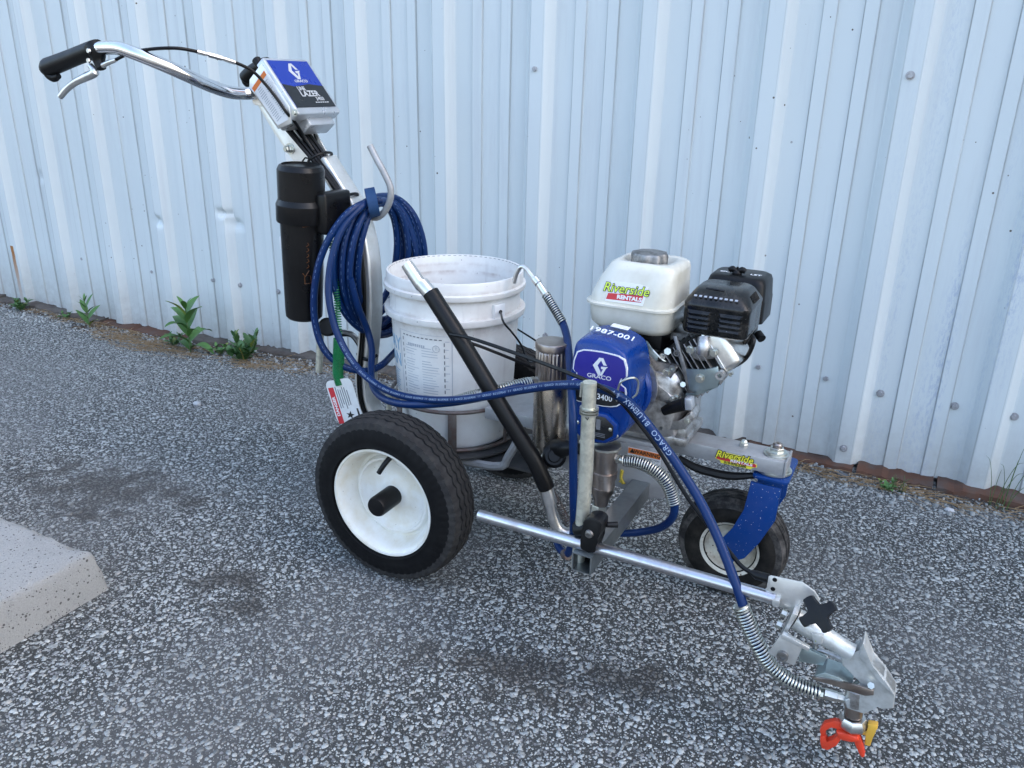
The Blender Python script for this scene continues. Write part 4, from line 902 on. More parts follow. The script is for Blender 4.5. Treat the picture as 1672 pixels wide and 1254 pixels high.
# crankcase with bell towards the pump
b = B(); b.loft([[(p_[0], y, p_[1]) for p_ in rr2(hx, hz, .03, 5, .455+dx, .415+dz)] for y, hx, hz, dx, dz in ((-.075, .060, .062, -.01, .005), (-.060, .072, .074, -.005, .0), (.0, .076, .078, 0, 0), (.06, .076, .078, 0, 0), (.09, .06, .06, 0, 0))]); obj('crankcase', b, 'cast', en, ang=45)
b = B(); b.lathe([(.055, 0), (.058, .004), (.066, .016), (.072, .03), (.073, .038), (0, .038)], (.412, -.062, .455), (0, -1, 0), 40); obj('bell_housing', b, 'cast', en)
b = B(); b.prism(o2((0.4453,-0.068,0.5193), (0.4696,-0.068,0.5016), (0.5124,-0.068,0.4995), (0.4948,-0.068,0.4596), (0.4642,-0.068,0.481)), -.072, -.060, .0015); obj('bracket_gusset', b, 'castdark', en)
b = B(); b.lathe([(.0, 0), (.0065, 0), (.0065, .006), (.003, .006), (.003, .002), (0, .002)], V((0.5034,-0.072,0.4955)), (0, -1, 0), 14); b.bolt(V((0.4927,-0.072,0.4838)), (0, -1, 0), .006, .006); b.bolt(V((0.4782,-0.06,0.5105)), (0, -1, 0), .004, .005); b.bolt(V((0.5136,-0.068,0.436)), (0, -1, 0), .005, .006); obj('engine_bolts', b, 'zinc', en)
# rocker cover
b = B(CF); b.loft([[(x, y, z) for y, z in rr2(.050*k, .044*k, .012, 4, -.002, .004)] for x, k in ((.118, 1.08), (.123, 1.08), (.1235, 1.0), (.140, .97), (.150, .90), (.153, .80))]); obj('rocker_cover', b, 'alu', en, ang=45)
b = B(CF)
for z in (-.043, .049): b.bolt((.1235, -.049, z), (1, 0, 0), .0045, .007)
obj('rocker_bolts', b, 'zinc', en)
# exhaust elbow and flange
b = B().tube([(0.5502,-0.05,0.5556), (0.5526,-0.058,0.5417), (0.5518,-0.058,0.5274)], .0125, 18, 4); obj('exhaust_elbow', b, 'cast', en)
b = B().prism(o2((0.5219,-0.054,0.5283), (0.5325,-0.054,0.5372), (0.5642,-0.054,0.5402), (0.5782,-0.054,0.5355), (0.5751,-0.054,0.5231), (0.5501,-0.054,0.5116), (0.5299,-0.054,0.5177)), -.058, -.050, .0015); obj('exhaust_flange', b, 'castdark', en)
b = B(); b.bolt(V((0.5284,-0.058,0.5317)), (0, -1, 0), .0055, .008); b.bolt(V((0.5727,-0.058,0.5334)), (0, -1, 0), .0055, .008); obj('exhaust_nut', b, 'zinc', en)
# greenish air shroud below the cylinder
b = B().prism(o2((0.5256,-0.064,0.4958), (0.562,-0.064,0.5), (0.5834,-0.064,0.511), (0.5901,-0.064,0.4909), (0.5878,-0.064,0.4712), (0.5486,-0.064,0.4514), (0.5364,-0.064,0.4564)), -.067, -.062, .001); obj('air_shroud', b, 'zincgreen', en)
b = B().prism(o2((0.5302,-0.064,0.4478), (0.5486,-0.064,0.4514), (0.5878,-0.064,0.4712), (0.5756,-0.03,0.4626), (0.5309,-0.02,0.4356)), -.066, .03, .001); obj('shroud_return', b, 'zincgreen', en)
b = B(); b.bolt(V((0.5543,-0.067,0.4827)), (0, -1, 0), .0062, .006); obj('shroud_bolt', b, 'zinc', en)
b = B(); b.lathe([(.004, 0), (.0085, 0), (.0085, .014), (.004, .014), (.004, .003), (0, .003)], V((0.5909,-0.06,0.4957)), (0, -1, .05), 20); obj('mount_boss', b, 'cast', en)
b = B(); b.lathe([(.0035, 0), (.006, 0), (.006, .006), (.0035, .006), (.0035, .002), (0, .002)], V((0.506,-0.062,0.5231)), (0, -1, 0), 16); obj('threaded_boss', b, 'castdark', en)
# oil filler
b = B().tube([(0.4961,-0.085,0.4109), (0.5152,-0.085,0.4236), (0.5341,-0.085,0.4337)], [.0085, .0115, .013], 14, 3); obj('oil_filler', b, 'black', en)
b = B(frame((0.5442,-0.085,0.4382), (1, 0, .15), (0, 0, 1))); b.box((0, 0, 0), (.014, .022, .024), .003); obj('oil_plug', b, 'box', en)
b = B(); b.box((.475, 0, .345), (.13, .13, .018), .004); obj('engine_foot', b, 'cast', en)
b = B(); b.box((.527, -.035, .356), (.020, .05, .034), .004); obj('drain_boss', b, 'cast', en)

b = B(); b.lathe([(.03, 0), (.088, 0), (.092, .01), (.088, .03), (.06, .045), (.02, .048), (0, .048)], (.455, .088, .455), (0, 1, 0), 32); obj('recoil_cover', b, 'black', en)
b = B(); b.box((.478, .045, .505), (.075, .07, .07), .008); b.box((.520, .05, .515), (.05, .05, .05), .008); obj('carburettor', b, 'castdark', en)
obj('fuel_line', B().tube([(tcx+.03, -.03, tz-.055), (tcx+.045, -.045, tz-.075), (tcx+.060, -.03, tz-.085), (tcx+.075, .01, tz-.075)], .0038, 8, 5), 'rubberblack', en)
obj('throttle_rod', B().tube([(0.4435,-0.062,0.5319), (0.4595,-0.064,0.5206), (0.4794,-0.062,0.504), (0.493,-0.05,0.4979)], .0020, 6, 4), 'zinc', en)
b = gp_([(0.4401,-0.06,0.5356), (0.4472,-0.06,0.5368), (0.4712,-0.06,0.5092), (0.4697,-0.06,0.4992), (0.4598,-0.06,0.5023), (0.4436,-0.06,0.5216)], -.066, -.062); obj('governor_arm', b, 'zincgreen', en)
b = gp_([(0.4955,-0.06,0.5542), (0.5024,-0.06,0.5553), (0.5451,-0.06,0.4518), (0.5364,-0.06,0.4452)], -.0655, -.056); obj('head_gasket_flange', b, 'castdark', en)
b = B(); b.rod((0.4862,-0.058,0.521), (0.489,-0.068,0.5243), .007, 6); b.rod((0.5223,-0.062,0.4629), (0.5246,-0.071,0.4662), .0055, 6); obj('head_bolts', b, 'zinc', en)
obj('plug_lead', B().tube([(0.6107,0.02,0.5368), (0.6236,0,0.5587), (0.6331,-0.02,0.5516), (0.6218,-0.01,0.5171), (0.5936,0.02,0.4848)], .0042, 8, 6), 'rubberblack', en)
b = gp_([(0.4582,-0.07,0.4731), (0.4742,-0.07,0.4563), (0.499,-0.07,0.4462), (0.5139,-0.07,0.4392), (0.5059,-0.07,0.4226), (0.4741,-0.07,0.4287), (0.4579,-0.07,0.4481)], -.078, -.062, .004); obj('crankcase_rib', b, 'cast', en)
b = gp_([(0.4808,-0.07,0.3793), (0.5258,-0.07,0.389), (0.5445,-0.07,0.4156), (0.5529,-0.07,0.4024), (0.5366,-0.07,0.3761), (0.4871,-0.07,0.3626)], -.07, -.02, .003); obj('oil_sump', b, 'cast', en)
b = B()
for p_ in ((0.473,-0.078,0.4438), (0.5095,-0.078,0.4361), (0.4912,-0.07,0.3713), (0.5395,-0.07,0.3945)): b.bolt(V(p_), (0, -1, 0), .0042, .005)
obj('crankcase_bolts', b, 'zinc', en)

# ---- pump drive housing (blue)
ph = empty('pump_drive_housing', (0.4035,-0.15,0.4544)); ph.parent = S; ph.location = ORG[ph.name]
YF, YB = -.205, -.095
fo = o2((0.3645,-0.205,0.5629), (0.4118,-0.205,0.5662), (0.443,-0.205,0.5558), (0.4576,-0.205,0.5404), (0.4676,-0.205,0.4969), (0.4694,-0.205,0.4569), (0.4646,-0.205,0.4146), (0.4458,-0.205,0.3839), (0.4123,-0.205,0.3701), (0.3794,-0.205,0.3736), (0.3625,-0.205,0.3921), (0.3521,-0.205,0.4291), (0.3505,-0.205,0.4863), (0.3542,-0.205,0.5337))
cxh = sum(p[0] for p in fo)/len(fo); czh = sum(p[1] for p in fo)/len(fo)
def sc(o_, k, dz=0, dx=0): return [(cxh+(x-cxh)*k+dx, czh+(z-czh)*k+dz) for x, z in o_]
def smo(o_, n=4): return [(p.x, p.y) for p in spline([V((x, z, 0)) for x, z in o_], n, True)]
fo = smo(fo, 3)
b = B(); b.loft([[(x, y, z) for x, z in sc(fo, k)] for y, k in ((YF, .93), (YF+.004, .98), (YF+.012, 1.0), (YF+.045, 1.01), (YF+.075, 1.01), (YB, .99))]); obj('housing', b, 'blue', ph, ang=50)
b = B(); b.lathe([(.055, -.005), (.062, .0), (.066, .012), (.067, .022), (.062, .028), (0, .028)], (.414, -.100, .455), (0, -1, 0), 44); obj('rear_flange', b, 'blue', ph)
# lower access cover
lc = V((0.4165,-0.2065,0.4082))
oc = [(lc.x+.036*math.cos(a)*(1 if abs(math.cos(a)) < .8 else 1.04), lc.z+.031*math.sin(a)) for a in (math.pi/8+k*math.pi/4 for k in range(8))]
b = B().prism(oc, YF-.008, YF+.004, .003, 2); obj('access_cover', b, 'blue', ph)
ic = [(lc.x+(x-lc.x)*.82-.001, lc.z+(z-lc.z)*.80) for x, z in oc]
b = B().prism(ic, YF-.0092, YF-.0078, .0005); obj('access_plate', b, 'labelblack', ph)
b = B(); b.box((lc.x-.001, YF-.0095, lc.z+.007), (.008, .001, .020)); obj('access_window', b, 'greyprint', ph, smooth=False)
b = B()
for i in range(3): b.box((lc.x+.002, YF-.0095, lc.z-.010-.003*i), (.022, .0006, .001))
obj('access_print', b, 'greyprint', ph, smooth=False)
b = B()
for (px_, y_) in (((0.3716,-0.205,0.4064), 0), ((0.3797,-0.205,0.3687), 0), ((0.4385,-0.215,0.4103), 0), ((0.4491,-0.21,0.3975), 0)): b.lathe([(0, 0), (.004, 0), (.0035, .002), (.001, .003), (0, .003)], V(px_)+V((0, .002, 0)), (0, -1, 0), 12)
obj('cover_screws', b, 'zinc', ph)
# printed label on the front
def lab(k, dz=0): return smo(o2((0.3643,-0.2075,0.5431), (0.3908,-0.2075,0.5499), (0.4286,-0.2075,0.5496), (0.4539,-0.2075,0.5427), (0.4606,-0.2075,0.5124), (0.4518,-0.2075,0.5085), (0.4491,-0.2075,0.4988), (0.4552,-0.2075,0.4931), (0.46,-0.2075,0.4894), (0.4602,-0.2075,0.471), (0.4465,-0.2075,0.4542), (0.4202,-0.2075,0.4488), (0.3848,-0.2075,0.4487), (0.3618,-0.2075,0.4512), (0.3549,-0.2075,0.469), (0.3575,-0.2075,0.4884), (0.3645,-0.2075,0.4921), (0.3651,-0.2075,0.5039), (0.3577,-0.2075,0.5095)), 2)
L1 = lab(1); lx = sum(p[0] for p in L1)/len(L1); lz_ = sum(p[1] for p in L1)/len(L1)
def lsc(k): return [(lx+(x-lx)*k, lz_+(z-lz_)*(1-(1-k)*.8)) for x, z in L1]
YL = YF-.0022
b = B().prism(lsc(1), YL-.0004, YF+.004); obj('label_border', b, 'white', ph, smooth=False)
b = B().prism(lsc(.955), YL-.0008, YL); obj('label_ground', b, 'labelpurple', ph, smooth=False)
zs_ = lz_-.012
lo_ = [p for p in lsc(.95)]; lo_ = [(x, min(z, zs_)) for x, z in lo_]
b = B().prism(lo_, YL-.0012, YL-.0009); obj('label_dark_band', b, 'labelblack', ph, smooth=False)
b = B(); glogo(b, frame(((0.409,-0.2085,0.5226)[0], YL-.0010, (0.409,-0.2085,0.5226)[2]), (1, 0, 0), (0, 0, 1)), .0165); obj('label_emblem', b, 'white', ph, smooth=False)
text('label_maker', 'GRACO', frame(((0.4091,-0.2085,0.5031)[0], YL-.0011, (0.4091,-0.2085,0.5031)[2]), (1, 0, 0), (0, 0, 1)), .0105, 'white', ph, offset=.0001, sx=1.25)
text('label_line', 'LINELAZER', frame(((0.4153,-0.2085,0.4776)[0], YL-.0016, (0.4153,-0.2085,0.4776)[2]), (1, 0, 0), (0, 0, 1)), .0082, 'white', ph, offset=.0004, sx=1.0)
text('label_model', '3400', frame(((0.4218,-0.2085,0.466)[0], YL-.0016, (0.4218,-0.2085,0.466)[2]), (1, 0, 0), (0, 0, 1)), .0155, 'white', ph, offset=.0001, sx=.95)
# hand-written number and paper scrap on top of the housing
hn = V((0.4105,-0.16,0.5512)); 
ztop = max(z for x, z in sc(fo, 1.03))
hm = frame(((0.4166,-0.17,0.5504)[0]+.002, -.160, ztop+.0008), (1, 0, -.18), (0, 1, .05))
text('hand_written_number', '1987-001', frame(V((cxh+.004, -.168, ztop+.0035)), (1, 0, -.10), (0, .9, .30)), .0175, 'paintpen', ph, sx=1.35, ext=.0007)
b = B(frame(V((cxh+.003, -.122, ztop+.004)), (1, 0, -.08), (0, 1, .1))); b.box((0, 0, 0), (.034, .0006, .016)); obj('paper_scrap', b, 'tagwhite', ph, smooth=False)
# wire clip
b = B().tube([(0.4497,-0.222,0.4704), (0.4512,-0.222,0.4971), (0.4582,-0.222,0.5098), (0.4731,-0.212,0.515), (0.4787,-0.2,0.5043), (0.4781,-0.2,0.4835), (0.471,-0.2,0.4729)], .0019, 7, 5); part('wire_clip', b, 'zinc')

# ---- fluid filter
fl = empty('fluid_filter', (.268, -.10, .28)); fl.parent = S; fl.location = ORG[fl.name]
obj('filter_bowl', B().lathe([(0, .262), (.022, .262), (.026, .27), (.026, .292), (.0335, .298), (.0345, .302), (.0345, .436), (.033, .441), (.030, .442), (.030, .446), (0, .446)], (.2695, -.10, 0), (0, 0, 1), 36), 'nickel', fl)
obj('filter_cap', B().lathe([(.0305, .443), (.0315, .446), (.0315, .497), (.030, .500), (.0305, .502), (.0345, .503), (.0345, .514), (.033, .517), (0, .517)], (.2695, -.10, 0), (0, 0, 1), 112, lambda t, r, h: 1+(.03*(1 if math.cos(t*28) > 0 else -1) if .445 < h < .498 else 0)), 'brownsteel', fl)
part('prime_valve', B().tube([(0.2906,-0.12,0.2967), (0.3123,-0.14,0.3126), (0.3421,-0.15,0.3263), (0.3614,-0.15,0.3256)], [.024, .020, .012, .010], 14, 4), 'black')
b = B(); b.rod((0.2868,-0.11,0.2779), (0.3063,-0.155,0.3015), .024, 22, .006); b.rod((0.3063,-0.155,0.3015), (0.3085,-0.16,0.3041), .013, 16, .002); part('prime_knob', b, 'black')
part('filter_mount', B().box((.30, -.075, .31), (.12, .03, .05), .004), 'cast')

# ---- piston pump
pu = empty('piston_pump', (.405, -.15, .2)); pu.parent = S; pu.location = ORG[pu.name]
px0, py0 = .4115, -.155
obj('pump_collar', B().lathe([(0, .352), (.026, .352), (.030, .350), (.030, .346), (.026, .344), (0, .344)], (px0, py0, 0), (0, 0, 1), 10), 'zinc', pu)
obj('pump_cylinder', B().lathe([(0, .346), (.0245, .346), (.0245, .300), (.023, .297), (.0255, .296), (.0255, .283), (.022, .281), (.022, .262), (.0, .262)][::-1], (px0, py0, 0), (0, 0, 1), 28), 'brownsteel', pu)
obj('intake_valve', B().lathe([(0, .222), (.013, .222), (.015, .232), (.018, .243), (.0225, .250), (.0235, .264), (.0, .264)], (px0-.002, py0, 0), (0, 0, 1), 24), 'brownsteel', pu)
obj('intake_nut', B().hexnut((px0-.006, py0, .196), (0, 0, 1), .0155, .026), 'zinc', pu)
fit_ = B(); fit_.rod((0.4101,-0.155,0.325), (0.4212,-0.155,0.3264), .008); fit_.rod((0.4212,-0.155,0.3264), (0.4249,-0.155,0.326), .0105, 6); fit_.rod((0.4249,-0.155,0.326), (0.4408,-0.155,0.3272), .0095, 6); fit_.rod((0.4408,-0.155,0.3272), (0.4506,-0.155,0.3258), .0075); obj('outlet_fitting', fit_, 'zinc', pu)
sp_ = [(0.4481,-0.155,0.3264), (0.4745,-0.155,0.329), (0.5011,-0.155,0.3242), (0.5258,-0.155,0.3101), (0.5417,-0.155,0.2889), (0.5524,-0.155,0.2611)]
obj('outlet_spring_guard', B().spring(sp_, [.0105, .0125, .0115], .0014, 30, 6), 'zinc', pu)
oh = sp_+[(0.5502,-0.15,0.2307), (0.5285,-0.14,0.1983), (0.493,-0.13,0.1732), (0.4506,-0.12,0.1514), (0.3986,-0.1,0.1299), (0.349,-0.09,0.0925), (0.3204,-0.1,0.0504)]
part('outlet_hose', B().tube(oh, .0078, 10, 5), 'hose')

# ---- suction hose with swivel ends
su = empty('suction_hose', (0.3087,-0.19,0.2507)); su.parent = S; su.location = ORG[su.name]
sh = [(0.0472,-0.19,0.6036), (0.0763,-0.195,0.5723), (0.1174,-0.2,0.526), (0.165,-0.2,0.4623), (0.2127,-0.2,0.3984), (0.2513,-0.195,0.3431), (0.2792,-0.19,0.3005), (0.2952,-0.185,0.2651), (0.303,-0.18,0.2433)]
obj('hose', B().tube(sh, .0165, 18, 5), 'rubberblack', su)
b = B().tube([(-0.01,-0.185,0.6522), (0.001,-0.185,0.639), (0.0271,-0.187,0.61)], [.0118, .0125, .0125], 16); b.tube([(0.0245,-0.187,0.6181), (0.0526,-0.19,0.5958)], .0145, 16); obj('upper_pipe', b, 'alu', su)
b = B().tube([(0.3002,-0.18,0.248), (0.3114,-0.178,0.2092)], .0145, 16); b.tube([(0.31,-0.178,0.2115), (0.3184,-0.176,0.1784), (0.3325,-0.172,0.1511), (0.3577,-0.165,0.1464), (0.3834,-0.157,0.1692)], .0120, 14, 5); obj('lower_elbow', b, 'alu', su)

# ---- drain tube hooked over the bucket
dr = empty('drain_line', (0.2104,0,0.5752)); dr.parent = S; dr.location = ORG[dr.name]
obj('hook_tube', B().tube([(0.1358,-0.01,0.5971), (0.1411,-0.01,0.6159), (0.1492,-0.01,0.6309), (0.1603,-0.01,0.6323), (0.1785,-0.015,0.619), (0.1923,-0.02,0.609)], .0048, 10, 5), 'alu', dr)
b = B(); b.rod((0.1856,-0.018,0.6154), (0.1989,-0.022,0.6052), .0085, 14, .002); b.rod((0.1989,-0.022,0.6052), (0.2212,-0.03,0.5846), .0075, 14, .001); obj('fitting', b, 'alu', dr)
obj('spring_guard', B().spring([(0.2184,-0.03,0.588), (0.2429,-0.04,0.5646), (0.2672,-0.05,0.5403)], .0085, .0013, 15, 6), 'zinc', dr)
obj('hose', B().tube([(0.2212,-0.03,0.5846), (0.2442,-0.04,0.5635), (0.2687,-0.05,0.5367), (0.2965,-0.09,0.5153), (0.3378,-0.17,0.4848), (0.375,-0.24,0.444), (0.3844,-0.25,0.3661), (0.3881,-0.25,0.2928), (0.3885,-0.24,0.2239), (0.3792,-0.22,0.1642), (0.3622,-0.2,0.1205), (0.3377,-0.18,0.1146), (0.3203,-0.16,0.1213)], .0078, 12, 6), 'hose', dr)
b = B().rod((0.367,-0.205,0.1206), (0.3536,-0.195,0.1165), .009); obj('rusty_union', b, 'rust', dr)
part('spring_coil', B().spring([(0.2774,-0.14,0.2473), (0.2892,-0.13,0.211), (0.3098,-0.12,0.1693), (0.3251,-0.11,0.1312)], .0075, .0011, 26, 5), 'rust')
part('pump_tie_rod', B().rod((0.2673,-0.13,0.2817), (0.2714,-0.13,0.2063), .005), 'zinc')

# ---- upright post, gun bar and clamp
part('guide_post', B().tube([(0.4448,-0.345,0.5449), (0.4473,-0.345,0.3868), (0.4458,-0.345,0.2936), (0.4417,-0.345,0.1998)], [.0115, .0118, .0118, .0118], 18), 'galv')
b = B()
for k in range(3): b.lathe([(.012, 0), (.0155, .0005), (.0155, .003), (.012, .0035)], V((0.4464,-0.345,0.4988))+V((0, 0, -.0045*k)), (0, 0, 1), 22)
b.rod((0.4305,-0.343,0.5405), (0.4296,-0.343,0.516), .0022); part('post_rings', b, 'zinc')
b = B(); b.tube([(0.4455,-0.357,0.488), (0.449,-0.3572,0.4846), (0.4517,-0.357,0.4904)], .0009, 5); part('post_mark', b, 'blackprint')
gb = (0.2526,-0.36,0.2575)
part('gun_bar', B().lathe([(0, 0), (.0095, 0), (.0102, .001), (.0102, .521), (0, .521)], (gb[0], -.36, gb[2]), (1, 0, 0), 20), 'steelbar')
cl = empty('bar_clamp', (0.4689,-0.36,0.2724)); cl.parent = S; cl.location = ORG[cl.name]
b = B().prism(smo(o2((0.4589,-0.376,0.3107), (0.4693,-0.376,0.3206), (0.4832,-0.376,0.3222), (0.4922,-0.376,0.3156), (0.4902,-0.376,0.2966), (0.4847,-0.376,0.281), (0.4838,-0.376,0.2596), (0.473,-0.376,0.2563), (0.4574,-0.376,0.2586), (0.4565,-0.376,0.2749), (0.4601,-0.376,0.2901)), 2), -.378, -.345, .003); obj('clamp_body', b, 'black', cl)
b = B().rod((0.4345,-0.345,0.2723), (0.4588,-0.345,0.283), .0155, 16, .003); obj('post_socket', b, 'black', cl)
b = B().lathe([(0, 0), (.0075, 0), (.0065, .003), (.003, .004), (.003, .001), (0, .001)], V((0.4717,-0.378,0.2922)), (0, -1, 0), 18); obj('clamp_bolt', b, 'castdark', cl)
b = B().tube([(0.4841,-0.35,0.3), (0.4928,-0.35,0.3013), (0.5065,-0.34,0.3001)], [.003, .005, .0055], 10); obj('clamp_lever', b, 'black', cl)
bar_cl = [(gb[0]+.2235+x, 0) for x in (0, 0)]

# ---- spray gun
gu = empty('spray_gun', (0.9198,-0.36,0.022)); gu.parent = S; gu.location = ORG[gu.name]
YG = -.36
def gp(o_, y0, y1, bev=.001, seg=2, sm=0):
    q_ = o2(*o_); q_ = smo(q_, sm) if sm else q_
    return B().prism(q_, y0, y1, bev, seg)
obj('bracket_plate', gp([(0.7589,-0.36,0.2932), (0.7614,-0.36,0.2951), (0.8076,-0.36,0.2984), (0.8264,-0.36,0.2895), (0.836,-0.36,0.2777), (0.8344,-0.36,0.2706), (0.8262,-0.36,0.2666), (0.8142,-0.36,0.2702), (0.8065,-0.36,0.2554), (0.8009,-0.36,0.2434), (0.773,-0.36,0.2481), (0.7701,-0.36,0.2561), (0.7587,-0.36,0.2589)], -.362, -.3585, .0005), 'plate', gu)
b = B(); 
for p_ in ((0.7687,-0.3622,0.2912), (0.7681,-0.3622,0.2745)): b.lathe([(0, 0), (.0035, 0), (.0035, .0006), (0, .0006)], p_, (0, -1, 0), 14)
obj('bracket_holes', b, 'black', gu)
b = B().prism(o2((0.7702,-0.365,0.2626), (0.7811,-0.365,0.263), (0.7816,-0.365,0.2521), (0.7716,-0.365,0.2519)), -.372, -.350, .0008); obj('bar_end_clamp', b, 'plate', gu)
# swivel plate along the gun axis
obj('swivel_plate', gp([(0.8033,-0.375,0.2572), (0.8107,-0.375,0.2554), (0.7988,-0.375,0.2178), (0.7939,-0.375,0.1933), (0.7872,-0.375,0.1885)], -.385, -.345, .0006), 'plate', gu)
b = B()
for p_, q_ in ((((0.7938,-0.37,0.2418)), ((0.7863,-0.37,0.2436))), (((0.7895,-0.37,0.22)), ((0.7819,-0.37,0.2218)))): b.rod(V(p_), V(q_), .006, 6)
obj('swivel_nuts', b, 'zinc', gu)
b = gp([(0.7925,-0.392,0.2202), (0.8256,-0.392,0.2116), (0.8184,-0.392,0.1739), (0.7784,-0.392,0.1821)], -.395, -.391, .0006); obj('cable_plate', b, 'plate', gu)
b = gp([(0.7952,-0.398,0.2275), (0.8355,-0.398,0.2162), (0.8346,-0.398,0.2103), (0.7928,-0.398,0.2189)], -.400, -.392, .0008); obj('cable_plate_flange', b, 'plate', gu)
b = B(); b.lathe([(.005, 0), (.0085, 0), (.0085, .006), (.005, .006), (.005, .002), (0, .002)], V((0.8001,-0.395,0.187)), (0, -1, 0), 18); obj('plate_bolt', b, 'castdark', gu)
b = gp([(0.8209,-0.37,0.1887), (0.8345,-0.37,0.194), (0.8602,-0.37,0.1881), (0.8571,-0.37,0.1732), (0.8222,-0.37,0.1663)], -.372, -.365, .001); obj('under_plate', b, 'zincgreen', gu)
# star knob
kc = V((0.8388,-0.4,0.2783)); b = B(); ko = []
ea = V((.80, -.30, -.52)).normalized()
kn = V((-.12, -.86, .50)).normalized(); kx = V((1, 0, 0)); kx = (kx-kn*kx.dot(kn)).normalized(); kz = kn.cross(kx)*-1
km2 = Matrix((kx, -kn, kz)).transposed().to_4x4(); km2.translation = kc
for k in range(4):
    a = 2*math.pi*k/4+.80
    for da, r in ((-.36, .0235), (-.26, .0310), (.26, .0310), (.36, .0235), (.785, .0135)): ko.append((r*.88*math.cos(a+da), r*.88*math.sin(a+da)))
b = B(km2); v = b.loft([[(x, -.008, z) for x, z in smo(ko, 2)], [(x, .010, z) for x, z in smo(ko, 2)]]); b.bev(v, .0012, 2); obj('star_knob', b, 'black', gu)
b = B(); b.rod(kc, kc-kn*.03, .009); obj('knob_stud', b, 'zinc', gu)
# handle and body casting
hd = [(0.8072,-0.365,0.2366), (0.827,-0.365,0.2293), (0.8502,-0.365,0.2212), (0.8752,-0.365,0.2117), (0.8932,-0.365,0.2063)]
b = B(); b.tube(hd, [.0165, .0170, .0150, .0135, .0135], 20, 4); obj('gun_handle', b, 'guncast', gu)
b = gp([(0.8317,-0.37,0.2321), (0.8509,-0.37,0.2326), (0.8508,-0.37,0.2159), (0.8385,-0.37,0.2157)], -.384, -.352, .003); obj('handle_boss', b, 'guncast', gu)
body = gp([(0.8763,-0.36,0.2119), (0.8942,-0.36,0.2077), (0.9012,-0.36,0.217), (0.9042,-0.36,0.2357), (0.9067,-0.36,0.2092), (0.9206,-0.36,0.2023), (0.942,-0.36,0.1842), (0.9599,-0.36,0.1624), (0.9616,-0.36,0.1381), (0.9462,-0.36,0.1292), (0.94,-0.36,0.1358), (0.9331,-0.36,0.1259), (0.9268,-0.36,0.1115), (0.9005,-0.36,0.1118), (0.8948,-0.36,0.1258), (0.9086,-0.36,0.1386), (0.9214,-0.36,0.1554), (0.9077,-0.36,0.1657), (0.9008,-0.36,0.1766), (0.8822,-0.36,0.185)], -.374, -.346, .0035, 3); obj('gun_body', body, 'guncast', gu)
b = gp([(0.9022,-0.36,0.2108), (0.9042,-0.36,0.2357), (0.9061,-0.36,0.2343), (0.9206,-0.36,0.2023), (0.942,-0.36,0.1842), (0.9599,-0.36,0.1624), (0.9537,-0.36,0.1643), (0.9361,-0.36,0.1795), (0.9181,-0.36,0.1969)], -.377, -.343, .0015); obj('gun_ridge', b, 'guncast', gu)
for pts_ in ([(0.9249,-0.3745,0.188), (0.9356,-0.3745,0.179)], [(0.9398,-0.3745,0.1741), (0.9505,-0.3745,0.1696)]):
    pass
obj('trigger_guard', B().tube([(0.841,-0.36,0.2008), (0.8418,-0.36,0.1829), (0.8463,-0.36,0.1892), (0.8587,-0.36,0.1894), (0.8838,-0.36,0.1856)], [.004, .005, .004, .0035, .006], 8, 4), 'cast', gu)
tg = gp([(0.8447,-0.37,0.1545), (0.8519,-0.37,0.1597), (0.8726,-0.37,0.1635), (0.9017,-0.37,0.1662), (0.9304,-0.37,0.1679), (0.9318,-0.37,0.1594), (0.9208,-0.37,0.1537), (0.8985,-0.37,0.1536), (0.8739,-0.37,0.1549), (0.8547,-0.37,0.1528)], -.386, -.382, .0008); obj('trigger', tg, 'brownsteel', gu)
tg = gp([(0.8484,-0.36,0.1498), (0.8504,-0.36,0.161), (0.8615,-0.36,0.17), (0.8812,-0.36,0.1687), (0.9019,-0.36,0.1588), (0.8725,-0.36,0.156)], -.383, -.345, .001); obj('trigger_back', tg, 'zincgreen', gu)
b = B(); b.rod((0.9256,-0.386,0.1747), (0.9273,-0.34,0.1403), .0052, 6); obj('trigger_pin', b, 'zinc', gu)
b = B(); b.tube([(0.9091,-0.36,0.1572), (0.9039,-0.36,0.1459), (0.9102,-0.36,0.1393), (0.9189,-0.36,0.1498)], .003, 8, 4); obj('needle_block', b, 'zincgreen', gu)
b = B(); b.rod((0.909,-0.36,0.1248), (0.9114,-0.36,0.093), .0135, 22, .001); obj('diffuser', b, 'brownsteel', gu)
b = B(); b.rod((0.9075,-0.36,0.1451), (0.9107,-0.36,0.1139), .0155, 22, .002); obj('diffuser_seat', b, 'cast', gu)
nb = V((0.914,-0.36,0.0704)); na = (V((0.912,-0.36,0.1004))-nb)
b = B(); b.lathe([(0, 0), (.0165, 0), (.0215, .006), (.0215, .015), (.0175, .021), (0, .021)], nb, na, 8); obj('retaining_nut', b, 'alu', gu)
# red tip guard with two prongs, yellow switch tip
def gpo(o_, y0, y1, bev=.0012): return gp(o_, y0, y1, bev, 2)
b = gpo([(0.9086,-0.36,0.0823), (0.8875,-0.36,0.0801), (0.8738,-0.36,0.0692), (0.8695,-0.36,0.0551), (0.8729,-0.36,0.0444), (0.8787,-0.36,0.0483), (0.8772,-0.36,0.0586), (0.884,-0.36,0.0677), (0.9071,-0.36,0.0696)], -.372, -.362); obj('guard_upper_wing', b, 'redplastic', gu)
b = gpo([(0.872,-0.36,0.044), (0.8787,-0.36,0.0483), (0.8823,-0.36,0.0364), (0.891,-0.36,0.0453), (0.8974,-0.36,0.0628), (0.9034,-0.36,0.0583), (0.8968,-0.36,0.037), (0.8861,-0.36,0.0234), (0.8778,-0.36,0.0232), (0.8739,-0.36,0.0313)], -.374, -.362); obj('guard_lower_wing', b, 'redplastic', gu)
